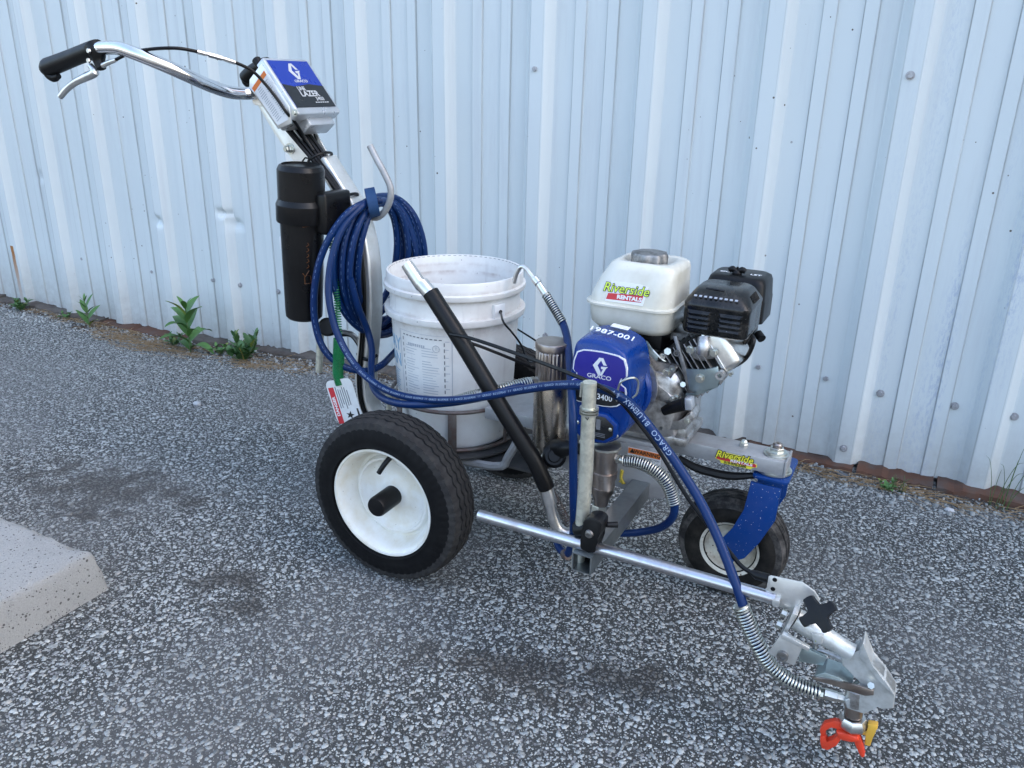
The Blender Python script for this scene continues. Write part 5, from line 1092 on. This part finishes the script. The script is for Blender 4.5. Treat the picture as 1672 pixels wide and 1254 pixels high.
b = gpo([(0.8913,-0.36,0.0673), (0.9072,-0.36,0.0685), (0.923,-0.36,0.0696), (0.9275,-0.36,0.0633), (0.9163,-0.36,0.0558), (0.9006,-0.36,0.0534)], -.378, -.345, .003); obj('guard_saddle', b, 'redplastic', gu)
b = gpo([(0.9171,-0.36,0.0621), (0.9254,-0.36,0.0659), (0.9328,-0.36,0.0525), (0.9387,-0.36,0.0322), (0.9351,-0.36,0.0269), (0.9284,-0.36,0.0359), (0.9217,-0.36,0.0498)], -.370, -.358, .002); obj('guard_prong', b, 'redplastic', gu)
b = B(); b.tube([(0.9174,-0.36,0.0719), (0.9352,-0.36,0.0704)], .0058, 12); obj('tip_barrel', b, 'yellowplastic', gu)
b = gpo([(0.9327,-0.36,0.0907), (0.947,-0.36,0.0935), (0.9474,-0.36,0.0855), (0.9444,-0.36,0.0829), (0.9427,-0.36,0.0511), (0.934,-0.36,0.0506), (0.9352,-0.36,0.0704)], -.367, -.355, .0018); obj('tip_handle', b, 'yellowplastic', gu)
# hose connection on the gun
b = B(); b.rod((0.8593,-0.372,0.1236), (0.8655,-0.372,0.1239), .0085, 8); b.rod((0.8653,-0.372,0.125), (0.8838,-0.368,0.1227), .0082, 6); b.rod((0.8838,-0.368,0.1227), (0.8935,-0.365,0.121), .0072, 6); b.rod((0.8916,-0.365,0.1214), (0.9029,-0.362,0.1203), .006); obj('hose_swivel', b, 'zinc', gu)
GSP = [(0.7253,-0.37,0.2356), (0.739,-0.372,0.211), (0.7515,-0.375,0.1911), (0.7636,-0.378,0.1746), (0.7815,-0.378,0.1513), (0.8058,-0.378,0.1353), (0.8323,-0.376,0.1271), (0.8593,-0.373,0.1244)]
obj('hose_spring_guard', B().spring(GSP, [.0118, .0118, .0112, .0105, .0105, .0105], .0017, 36, 6), 'zinc', gu)
b = B()
for f_ in (0, .035, .07): b.lathe([(.0105, 0), (.0128, 0), (.0128, .0022), (.0105, .0022)], V(GSP[0]).lerp(V(GSP[1]), f_*4), V(GSP[1])-V(GSP[0]), 22)
obj('guard_end_coils', b, 'zinc', gu)
part('gun_trigger_cable', B().tube([(0.106,-0.215,0.5356), (0.1588,-0.225,0.5383), (0.269,-0.24,0.5292), (0.3906,-0.3,0.5353), (0.4644,-0.335,0.5349), (0.4783,-0.29,0.4999), (0.4994,-0.255,0.455), (0.5423,-0.26,0.4133), (0.5991,-0.28,0.3552), (0.6404,-0.3,0.326), (0.6904,-0.33,0.3), (0.7164,-0.345,0.2874), (0.7409,-0.352,0.2838)], .0036, 8, 7), 'rubberblack')
part('throttle_cable', B().tube([(0.1074,-0.215,0.5334), (0.1166,-0.21,0.5286), (0.1602,-0.18,0.5078), (0.2084,-0.13,0.474), (0.2415,-0.1,0.4528), (0.2955,-0.07,0.4378)], .0033, 8, 6), 'rubberblack')
b = B().tube([(0.7309,-0.35,0.286), (0.7409,-0.352,0.2838), (0.7589,-0.355,0.2859)], [.0042, .0075, .0075], 10); part('cable_boot', b, 'black')

# ================================================================== things carried by the machine
# ---- bucket
bc = (-.028, .027, .222); bu = empty('paint_bucket', bc)
tag(bu, 'white plastic five gallon paint bucket standing in the wire holder', 'bucket')
def bucket_mat():
    m, t, n, l, p = nt('used_white_bucket'); co = pos(n); sp = n.new('ShaderNodeSeparateXYZ'); l.new(co, sp.inputs[0]); Z = sp.outputs[2]
    c = mix(n, l, noise(n, l, co, 7, 3), (.74, .735, .705), (.82, .815, .785))
    d = noise(n, l, co, 11, 4, .65); dr_ = ramp(n, [(.45, 0.), (.72, 1.)]); l.new(d, dr_.inputs[0]); c = mix(n, l, maths(n, l, 'MULTIPLY', dr_.outputs[0], .4), c, (.56, .50, .46))
    fz = maths(n, l, 'DIVIDE', maths(n, l, 'SUBTRACT', Z, .22), .4)                 # grime caught under the rings and at the foot
    q_ = lambda z: (z-.22)/.4
    r = ramp(n, [(0., .7), (.05, 0.), (q_(.470), 0.), (q_(.503), .8), (q_(.508), .1), (q_(.522), .1), (q_(.5235), .7), (q_(.530), 0.), (q_(.552), 0.), (q_(.5625), .9), (q_(.566), .1), (q_(.576), .3), (q_(.579), .6), (q_(.586), 0.), (1., .2)]); l.new(fz, r.inputs[0])
    s_ = noise(n, l, co, 20, 4, .7); sr = ramp(n, [(.38, 0.), (.62, 1.)]); l.new(s_, sr.inputs[0])
    c = mix(n, l, maths(n, l, 'MULTIPLY', maths(n, l, 'MULTIPLY', r.outputs[0], sr.outputs[0]), .8), c, (.42, .35, .31))
    k = noise(n, l, co, 45, 3, .6, (1, 1, .12)); kr = ramp(n, [(.62, 0.), (.70, 1.)]); l.new(k, kr.inputs[0]); c = mix(n, l, maths(n, l, 'MULTIPLY', kr.outputs[0], .22), c, (.45, .42, .41))
    c = mix(n, l, specks(n, l, co, 80, .12), c, (.25, .21, .20))
    l.new(c, p.inputs['Base Color']); p.inputs['Roughness'].default_value = .42; return m
BKM = bucket_mat()
zb, zt = .2225, .601
prof = [(0, zb), (.124, zb), (.1275, zb+.004), (.1415, .498), (.1420, .505), (.1545, .509), (.1560, .513), (.1560, .522), (.1440, .523), (.1440, .562), (.1545, .564), (.1560, .567), (.1560, .575), (.1505, .577), (.1505, .597), (.1490, zt), (.1455, zt), (.1440, .596), (.1385, .50), (.1245, zb+.006), (0, zb+.005)]
obj('body', B().lathe(prof, (bc[0], bc[1], 0), (0, 0, 1), 96), BKM, bu, ang=30)
def onb(a, z, e=.0006): 
    r = np.interp(z, [zb+.004, .498], [.1275, .1415])+e; return V((bc[0]+r*math.cos(a), bc[1]+r*math.sin(a), z))
def decal(b, a0, a1, z0, z1, e=.0006, n=8):
    vs_ = [[b.bm.verts.new(onb(a0+(a1-a0)*i/n, z, e)) for i in range(n+1)] for z in (z0, z1)]
    for i in range(n): b.bm.faces.new((vs_[0][i], vs_[0][i+1], vs_[1][i+1], vs_[1][i]))
fa = math.atan2(-1.49-bc[1], .885-bc[0])            # the bearing of the viewer from the bucket
A = lambda d: fa+R_(d)
b = B()
for i in range(10): decal(b, A(-52+4.2*i), A(-49.4+4.2*i), .4775, .4800)
for s_ in (-53, -10):
    for i in range(11): decal(b, A(s_), A(s_+.9), .330+.0135*i, .338+.0135*i, n=1)
obj('label_dashes', b, 'greyprint', bu, smooth=False)
b = B(); decal(b, A(-56), A(-2.5), .4868, .4876); decal(b, A(-3.2), A(-2.5), .33, .487, n=1); decal(b, A(-57), A(-56.3), .33, .487, n=1)
for i in range(22):
    if i in (0, 1, 6): continue
    z = .468-.0060*i; 
    for (s0, s1) in ((-49, -34), (-31, -14)):
        decal(b, A(s0), A(s1-random.uniform(0, 9)), z, z+.0009+.0008*random.random(), n=4)
for i in range(8): decal(b, A(-9), A(-7+random.uniform(0, 3)), .475-.018*i, .4765-.018*i, n=2)
obj('label_small_print', b, 'paleprint', bu, smooth=False)
def wraptext(b, s, a_c, z_c, size, sx=1., slant=0.):
    me = textmesh(s, size, .0003); tmp = bmesh.new(); tmp.from_mesh(me); bpy.data.meshes.remove(me)
    for v in tmp.verts:
        x, y, dz = v.co.x*sx, v.co.y+v.co.x*slant, v.co.z; a = a_c+x/.138; v.co = onb(a, z_c+y, .0006+dz)
    me = bpy.data.meshes.new('x'); tmp.to_mesh(me); b.bm.from_mesh(me); tmp.free(); bpy.data.meshes.remove(me)
b = B(); wraptext(b, 'RAY', A(-73), .448, .044, .9); wraptext(b, 'AN', A(-70), .412, .044, .9)
for i in range(9): decal(b, A(-84), A(-62-random.uniform(0, 8)), .385-.006*i, .387-.006*i, n=4)
obj('label_blue_print', b, 'blueprint', bu, smooth=False)
b = B(); wraptext(b, 'T', A(-17), .4585, .0085)
for k in range(9): decal(b, A(-46+2.1*k), A(-44.6+2.1*k), .457, .463, n=1)
b.tube([onb(A(-17)+.0075/.138*math.cos(t), .4585+.0075*math.sin(t)) for t in np.linspace(0, 2*math.pi, 18, endpoint=False)], .0006, 4, closed=True); obj('label_mark', b, 'paleprint', bu, smooth=False)
b = B()
for i in range(72):                                 # worn serrations just inside the lip
    a = 2*math.pi*i/72
    b.tube([V((bc[0]+.1448*math.cos(a+k*.045), bc[1]+.1448*math.sin(a+k*.045), zt-.0022)) for k in (0, 1)], .0007, 4)
o = obj('lip_serrations', b, 'greyprint', bu); o['kind'] = 'stuff'
# ear and bail
ea_ = A(38); en_ = V((math.cos(ea_), math.sin(ea_), 0)); et = V((-en_.y, en_.x, 0))
mt_ = Matrix((et, en_, V((0, 0, 1)))).transposed().to_4x4(); mt_.translation = V((bc[0], bc[1], 0))+en_*.1455+V((0, 0, .530))
b = B(mt_); b.box((0, 0, 0), (.030, .012, .044), .002); obj('bail_ear', b, 'bucket', bu)
p0 = V((bc[0], bc[1], .536))+en_*.149
b = B().tube([p0-en_*.006, p0+en_*.004, V((0.1574,-0.095,0.5374)), V((0.1695,-0.08,0.5136)), V((0.1796,-0.06,0.4851)), V((0.1792,-0.01,0.4302)), V((.17, .10, .43)), (.12, .19, .40), (.02, .23, .42), (-.10, .20, .48), V((bc[0], bc[1], .536))-en_*.150], .0022, 8, 6); obj('bail_wire', b, 'rubberblack', bu)
b = B(mt_); b.lathe([(0, 0), (.004, 0), (.004, .002), (0, .002)], (0, .007, .006), (0, 1, 0), 12); obj('ear_hole', b, 'black', bu)

# ---- coiled blue airless hose
hs = empty('paint_hose', (-0.2475,0.03,0.6982)); tag(hs, 'long blue paint hose coiled on the hook and running on to the spray gun', 'hose')
HR = .0079
def ydep(px): return float(np.interp(px, [510, 545, 600, 640, 700], [-.13, -.095, -.02, .09, .17]))
COILS = [[(-0.1946,0.1603,0.6057),(-0.207,0.1395,0.6824),(-0.2325,0.1035,0.7266),(-0.2292,0.01,0.7377),(-0.2417,-0.0544,0.7055),(-0.2575,-0.086,0.6407),(-0.2667,-0.086,0.559),(-0.2654,-0.0548,0.4796),(-0.2584,0.0093,0.4205),(-0.2589,0.1032,0.3953),(-0.2238,0.1393,0.438),(-0.2003,0.1602,0.5159)],[(-0.204,0.1552,0.6088),(-0.2135,0.1359,0.6809),(-0.2345,0.1004,0.723),(-0.2276,0.0093,0.7343),(-0.2402,-0.0494,0.7037),(-0.2546,-0.0806,0.643),(-0.2651,-0.0807,0.5662),(-0.2678,-0.0498,0.491),(-0.2627,0.0086,0.4362),(-0.2672,0.0997,0.4119),(-0.2354,0.1357,0.4512),(-0.2116,0.1551,0.5244)],[(-0.2051,0.1383,0.6046),(-0.2162,0.1203,0.6792),(-0.2334,0.082,0.7236),(-0.2241,-0.0034,0.7345),(-0.231,-0.0579,0.7024),(-0.24,-0.0871,0.6394),(-0.247,-0.0872,0.5598),(-0.2491,-0.0582,0.482),(-0.2463,-0.004,0.4258),(-0.2531,0.0814,0.4019),(-0.2287,0.1201,0.441),(-0.2092,0.1382,0.5171)],[(-0.2192,0.1443,0.6097),(-0.2264,0.1274,0.6777),(-0.236,0.0849,0.7194),(-0.2265,0.0052,0.7297),(-0.2345,-0.0442,0.7005),(-0.2451,-0.0715,0.6431),(-0.255,-0.0716,0.5705),(-0.2609,-0.0445,0.4997),(-0.2607,0.0046,0.4493),(-0.2684,0.0843,0.4279),(-0.2487,0.1273,0.4611),(-0.227,0.1442,0.5301)],[(-0.2114,0.1164,0.6104),(-0.2151,0.1013,0.6796),(-0.2178,0.0578,0.7226),(-0.2071,-0.0133,0.7321),(-0.2117,-0.0582,0.7021),(-0.2216,-0.0825,0.6432),(-0.233,-0.0826,0.569),(-0.2425,-0.0584,0.4969),(-0.2477,-0.0138,0.4457),(-0.2572,0.0573,0.4258),(-0.2428,0.1012,0.4585),(-0.2212,0.1163,0.5293)],[(-0.2351,0.1301,0.6139),(-0.2359,0.1169,0.6779),(-0.2305,0.0693,0.7192),(-0.2192,0.0066,0.7278),(-0.2219,-0.0319,0.6997),(-0.2309,-0.0533,0.6449),(-0.2437,-0.0534,0.576),(-0.2564,-0.0321,0.5094),(-0.2656,0.0062,0.4628),(-0.2764,0.0689,0.4458),(-0.2688,0.1167,0.4735),(-0.2469,0.1301,0.5389)],[(-0.2035,0.1342,0.601),(-0.2167,0.1156,0.6729),(-0.2339,0.0739,0.7163),(-0.2285,-0.0143,0.7276),(-0.2444,-0.0683,0.6963),(-0.2586,-0.0961,0.6348),(-0.2641,-0.0961,0.5581),(-0.258,-0.0686,0.4844),(-0.244,-0.0149,0.4319),(-0.2463,0.0733,0.4081),(-0.224,0.1154,0.4442),(-0.2057,0.1342,0.5169)],[(-0.2359,0.1068,0.6209),(-0.2307,0.0904,0.6806),(-0.2209,0.046,0.719),(-0.21,-0.0052,0.7263),(-0.2107,-0.037,0.7002),(-0.2184,-0.0545,0.6494),(-0.2307,-0.0546,0.5859),(-0.2439,-0.0372,0.5251),(-0.255,-0.0055,0.4832),(-0.2657,0.0457,0.4694),(-0.263,0.0901,0.4941),(-0.2476,0.1067,0.5522)],[(-0.2262,0.1536,0.6084),(-0.2373,0.138,0.673),(-0.2527,0.1038,0.7117),(-0.2451,0.0297,0.7214),(-0.2475,-0.0216,0.6942),(-0.2541,-0.0469,0.639),(-0.2584,-0.047,0.5698),(-0.2585,-0.0218,0.5029),(-0.2582,0.0292,0.4538),(-0.2638,0.1033,0.4346),(-0.244,0.1378,0.4679),(-0.2283,0.1536,0.5331)]]
for L in COILS: obj('coil_turn', B().tube(L, HR, 10, 5, closed=True), 'hose', hs)
loop1 = [(-0.1933,-0.01,0.7375), (-0.2071,-0.04,0.7372), (-0.2219,-0.09,0.7188), (-0.2468,-0.12,0.6728), (-0.2704,-0.135,0.6135), (-0.2853,-0.14,0.5451), (-0.2876,-0.14,0.4753), (-0.2706,-0.135,0.4169), (-0.2336,-0.12,0.3813), (-0.1959,-0.09,0.3671), (-0.1807,-0.05,0.3709), (-0.1993,0.02,0.3725), (-0.2188,0.1,0.3776), (-0.2302,0.2,0.3811)]
obj('outer_loop', B().tube(loop1, HR, 12, 6), 'hose', hs)
main = [(-0.2021,-0.02,0.7405), (-0.2087,-0.06,0.7291), (-0.2254,-0.1,0.694), (-0.2368,-0.125,0.642), (-0.242,-0.14,0.5846), (-0.2349,-0.15,0.5271), (-0.2137,-0.155,0.4657), (-0.1705,-0.16,0.4104), (-0.1097,-0.17,0.38), (-0.0333,-0.19,0.3754), (0.0583,-0.22,0.3933), (0.1438,-0.245,0.4192), (0.2209,-0.265,0.4501), (0.2904,-0.28,0.4795), (0.358,-0.3,0.5071), (0.4182,-0.325,0.528), (0.451,-0.327,0.5307), (0.479,-0.3,0.5122), (0.5058,-0.28,0.4834), (0.5474,-0.285,0.4459), (0.5903,-0.295,0.406), (0.6344,-0.31,0.3609), (0.6753,-0.335,0.315), (0.7083,-0.36,0.2722), (0.7276,-0.37,0.2398), (0.7416,-0.373,0.2068), (0.754,-0.376,0.1881), (0.7647,-0.378,0.1727)]
MS = spline([V(p) for p in main], 8)
obj('gun_run', B().tube(MS, HR, 12), 'hose', hs)
obj('guarded_end', B().tube([(0.7636,-0.378,0.1746), (0.7815,-0.378,0.1513), (0.8058,-0.378,0.1353), (0.8323,-0.376,0.1271), (0.8593,-0.373,0.1244)], .0072, 10, 5), 'hose', hs)
third = [(-0.2242,-0.09,0.5767), (-0.2195,-0.075,0.5118), (-0.2146,-0.05,0.4491), (-0.1972,-0.06,0.4109), (-0.1784,-0.09,0.3791), (-0.1467,-0.13,0.3571), (-0.0951,-0.17,0.3521), (-0.03,-0.2,0.3604), (0.0402,-0.215,0.3773), (0.115,-0.22,0.3995), (0.1804,-0.215,0.4224), (0.22,-0.19,0.4356), (0.2451,-0.14,0.4392)]
obj('filter_run', B().tube(third, HR, 12, 7), 'hose', hs)
obj('filter_spring_guard', B().spring([(0.1087,-0.205,0.3956), (0.1545,-0.205,0.4177), (0.2002,-0.19,0.433), (0.2311,-0.16,0.4405), (0.2425,-0.14,0.44)], .0095, .0012, 34, 6), 'zinc', hs)
b = B(); b.rod((0.2396,-0.145,0.441), (0.2456,-0.13,0.4399), .0088, 6); b.rod((0.2456,-0.13,0.4399), (0.2541,-0.12,0.4395), .0075, 6); obj('filter_fitting', b, 'zinc', hs)
# strap round the top of the coil
sp0 = V((-0.208,-0.025,0.7459)); b = B(); ring_ = []
tt = V((.55, .45, .12)).normalized(); uu = V((0, 0, 1)); uu = (uu-tt*uu.dot(tt)).normalized(); vv = tt.cross(uu)
rows = []
for k in range(24):
    a = 2*math.pi*k/24; c_ = sp0+uu*(.030*math.cos(a)-.012)+vv*(.036*math.sin(a)); rows.append(c_)
rg_ = [[c_-tt*.011, c_+tt*.011, c_+tt*.011+(c_-sp0).normalized()*.002, c_-tt*.011+(c_-sp0).normalized()*.002] for c_ in rows]
b.loft(rg_, closed=True); obj('strap', b, 'velcro', hs)
# print along the hose
def hosetext(b, s, t0, size, step, side, pitch=1):
    pass
cumL = [0.]
for i in range(1, len(MS)): cumL.append(cumL[-1]+(MS[i]-MS[i-1]).length)
CAMP = V((.885, -1.49, 1.0))
def along(d):
    i = int(np.searchsorted(cumL, d))-1; i = max(0, min(i, len(MS)-2)); a = (d-cumL[i])/(cumL[i+1]-cumL[i]); return MS[i].lerp(MS[i+1], a), (MS[i+1]-MS[i]).normalized()
def hoseprint(b, s, d0, size, adv, rot, flip=False):
    d = d0
    for ch in s:
        if ch != ' ':
            p, t = along(d); o_ = V((.22, -.80, .42)); o_ = (o_-t*o_.dot(t)).normalized()
            tx = -t if flip else t; up2 = o_.cross(tx)*-1
            m = Matrix((tx, -o_, up2)).transposed().to_4x4()
            if m.determinant() < 0: m = Matrix((tx, -o_, -up2)).transposed().to_4x4()
            m.translation = p+o_*(HR+.0003); addtext(b, ch, m, size, .00015)
        d += -adv if flip else adv
def nearest(p):
    p = V(p); k = min(range(len(MS)), key=lambda i: (MS[i]-p).length); return cumL[k]
b = B(); d1 = nearest((0.5684,-0.29,0.4263)); hoseprint(b, 'GRACO BLUEMAX II', d1, .0125, .0098, 0, True); obj('hose_print', b, 'hosetext', hs, smooth=False)
b = B(); d0, d9 = nearest((-0.204,-0.16,0.452)), nearest((0.4812,-0.3,0.5115)); d = d0
chs = 'GRACO BLUEMAX II '
i = 0
while d < d9: hoseprint(b, chs[i % len(chs)], d, .0058, 0, 0); d += .0046; i += 1
obj('hose_small_print', b, 'hosetext', hs, smooth=False)
# fine print dashes on the coil turns
b = B()
for L in COILS+[loop1]:
    Q = spline([V(p) for p in L], 10)
    for i in range(0, len(Q)-2, 2):
        if random.random() < .8:
            p, q_ = Q[i], Q[i+1]; t = (q_-p).normalized(); o_ = (CAMP-p).normalized()+V((-.3, -.1, .45)); o_ = (o_-t*o_.dot(t)).normalized()
            b.tube([p+o_*HR, p.lerp(q_, .5)+o_*HR, q_+o_*HR], .0006, 4)
obj('coil_print_dashes', b, 'coiltext', hs, smooth=False)['kind'] = 'stuff'
b = B().tube([V((0.0873,-0.232,0.3955)), V((0.131,-0.235,0.408)), V((0.1745,-0.24,0.4261)), V((0.2101,-0.245,0.435))], [.0008, .003, .0028, .0008], 6, 5); obj('tan_tape', b, M('tan_tape', (.42, .33, .18), .7), hs)

# ---- danger tag on its green coiled cord
dt = empty('danger_tag', (-0.2252,-0.13,0.2568)); tag(dt, 'white danger tag with red stripe hanging on a green coil cord behind the rear wheel', 'tag')
obj('cord', B().spring([(-0.283,-0.075,0.6527), (-0.2692,-0.085,0.5907), (-0.2559,-0.1,0.5124), (-0.2441,-0.115,0.4615), (-0.2398,-0.12,0.4407)], .0062, .0014, 40, 6), 'greencord', dt)
obj('cord_bunch', B().spring([(-0.2413,-0.12,0.4448), (-0.2403,-0.125,0.4004), (-0.2423,-0.128,0.3617), (-0.2353,-0.13,0.3401)], [.0105, .0120, .0115, .010], .0016, 34, 6), 'greencord', dt)
tgm = frame((-0.2234,-0.135,0.3041), (0.0739,0,0.0239), (-0.0088,0,0.1025))
tw_, th_ = 0.0777, 0.1029
b = B(tgm); out = rr2(tw_/2, th_/2, .014, 5); out = [(x, z if z > 0 else z) for x, z in out]; b.prism(out, -.0004, .0004); obj('card', b, 'tagwhite', dt, smooth=False)
b = B(tgm); b.box((-tw_*.345, -.0007, -.008), (tw_*.20, .0004, th_*.84)); obj('red_stripe', b, 'red', dt, smooth=False)
text('danger_word', 'DANGER', tgm @ T(-tw_*.345, -.0010, -.010) @ Matrix.Rotation(-math.pi/2, 4, 'Y'), .0115, 'white', dt, offset=.0004)
b = B(tgm)
for i in range(6): b.box((-tw_*.18+.0062*i, -.0007, .010-.003*(i % 2)), (.0022, .0003, th_*.50-.008*(i % 3)))
obj('tag_print', b, 'greyprint', dt, smooth=False)
b = B(tgm); star = []
for k in range(10): a = k*math.pi/5; r = .0125 if k % 2 == 0 else .005; star.append((.006+r*math.cos(a), -th_*.33+r*.8*math.sin(a)))
b.prism(star, -.0009, -.0006); b.box((tw_*.40, -.0007, -th_*.30), (.005, .0003, th_*.2)); obj('tag_pictogram', b, 'blackprint', dt, smooth=False)
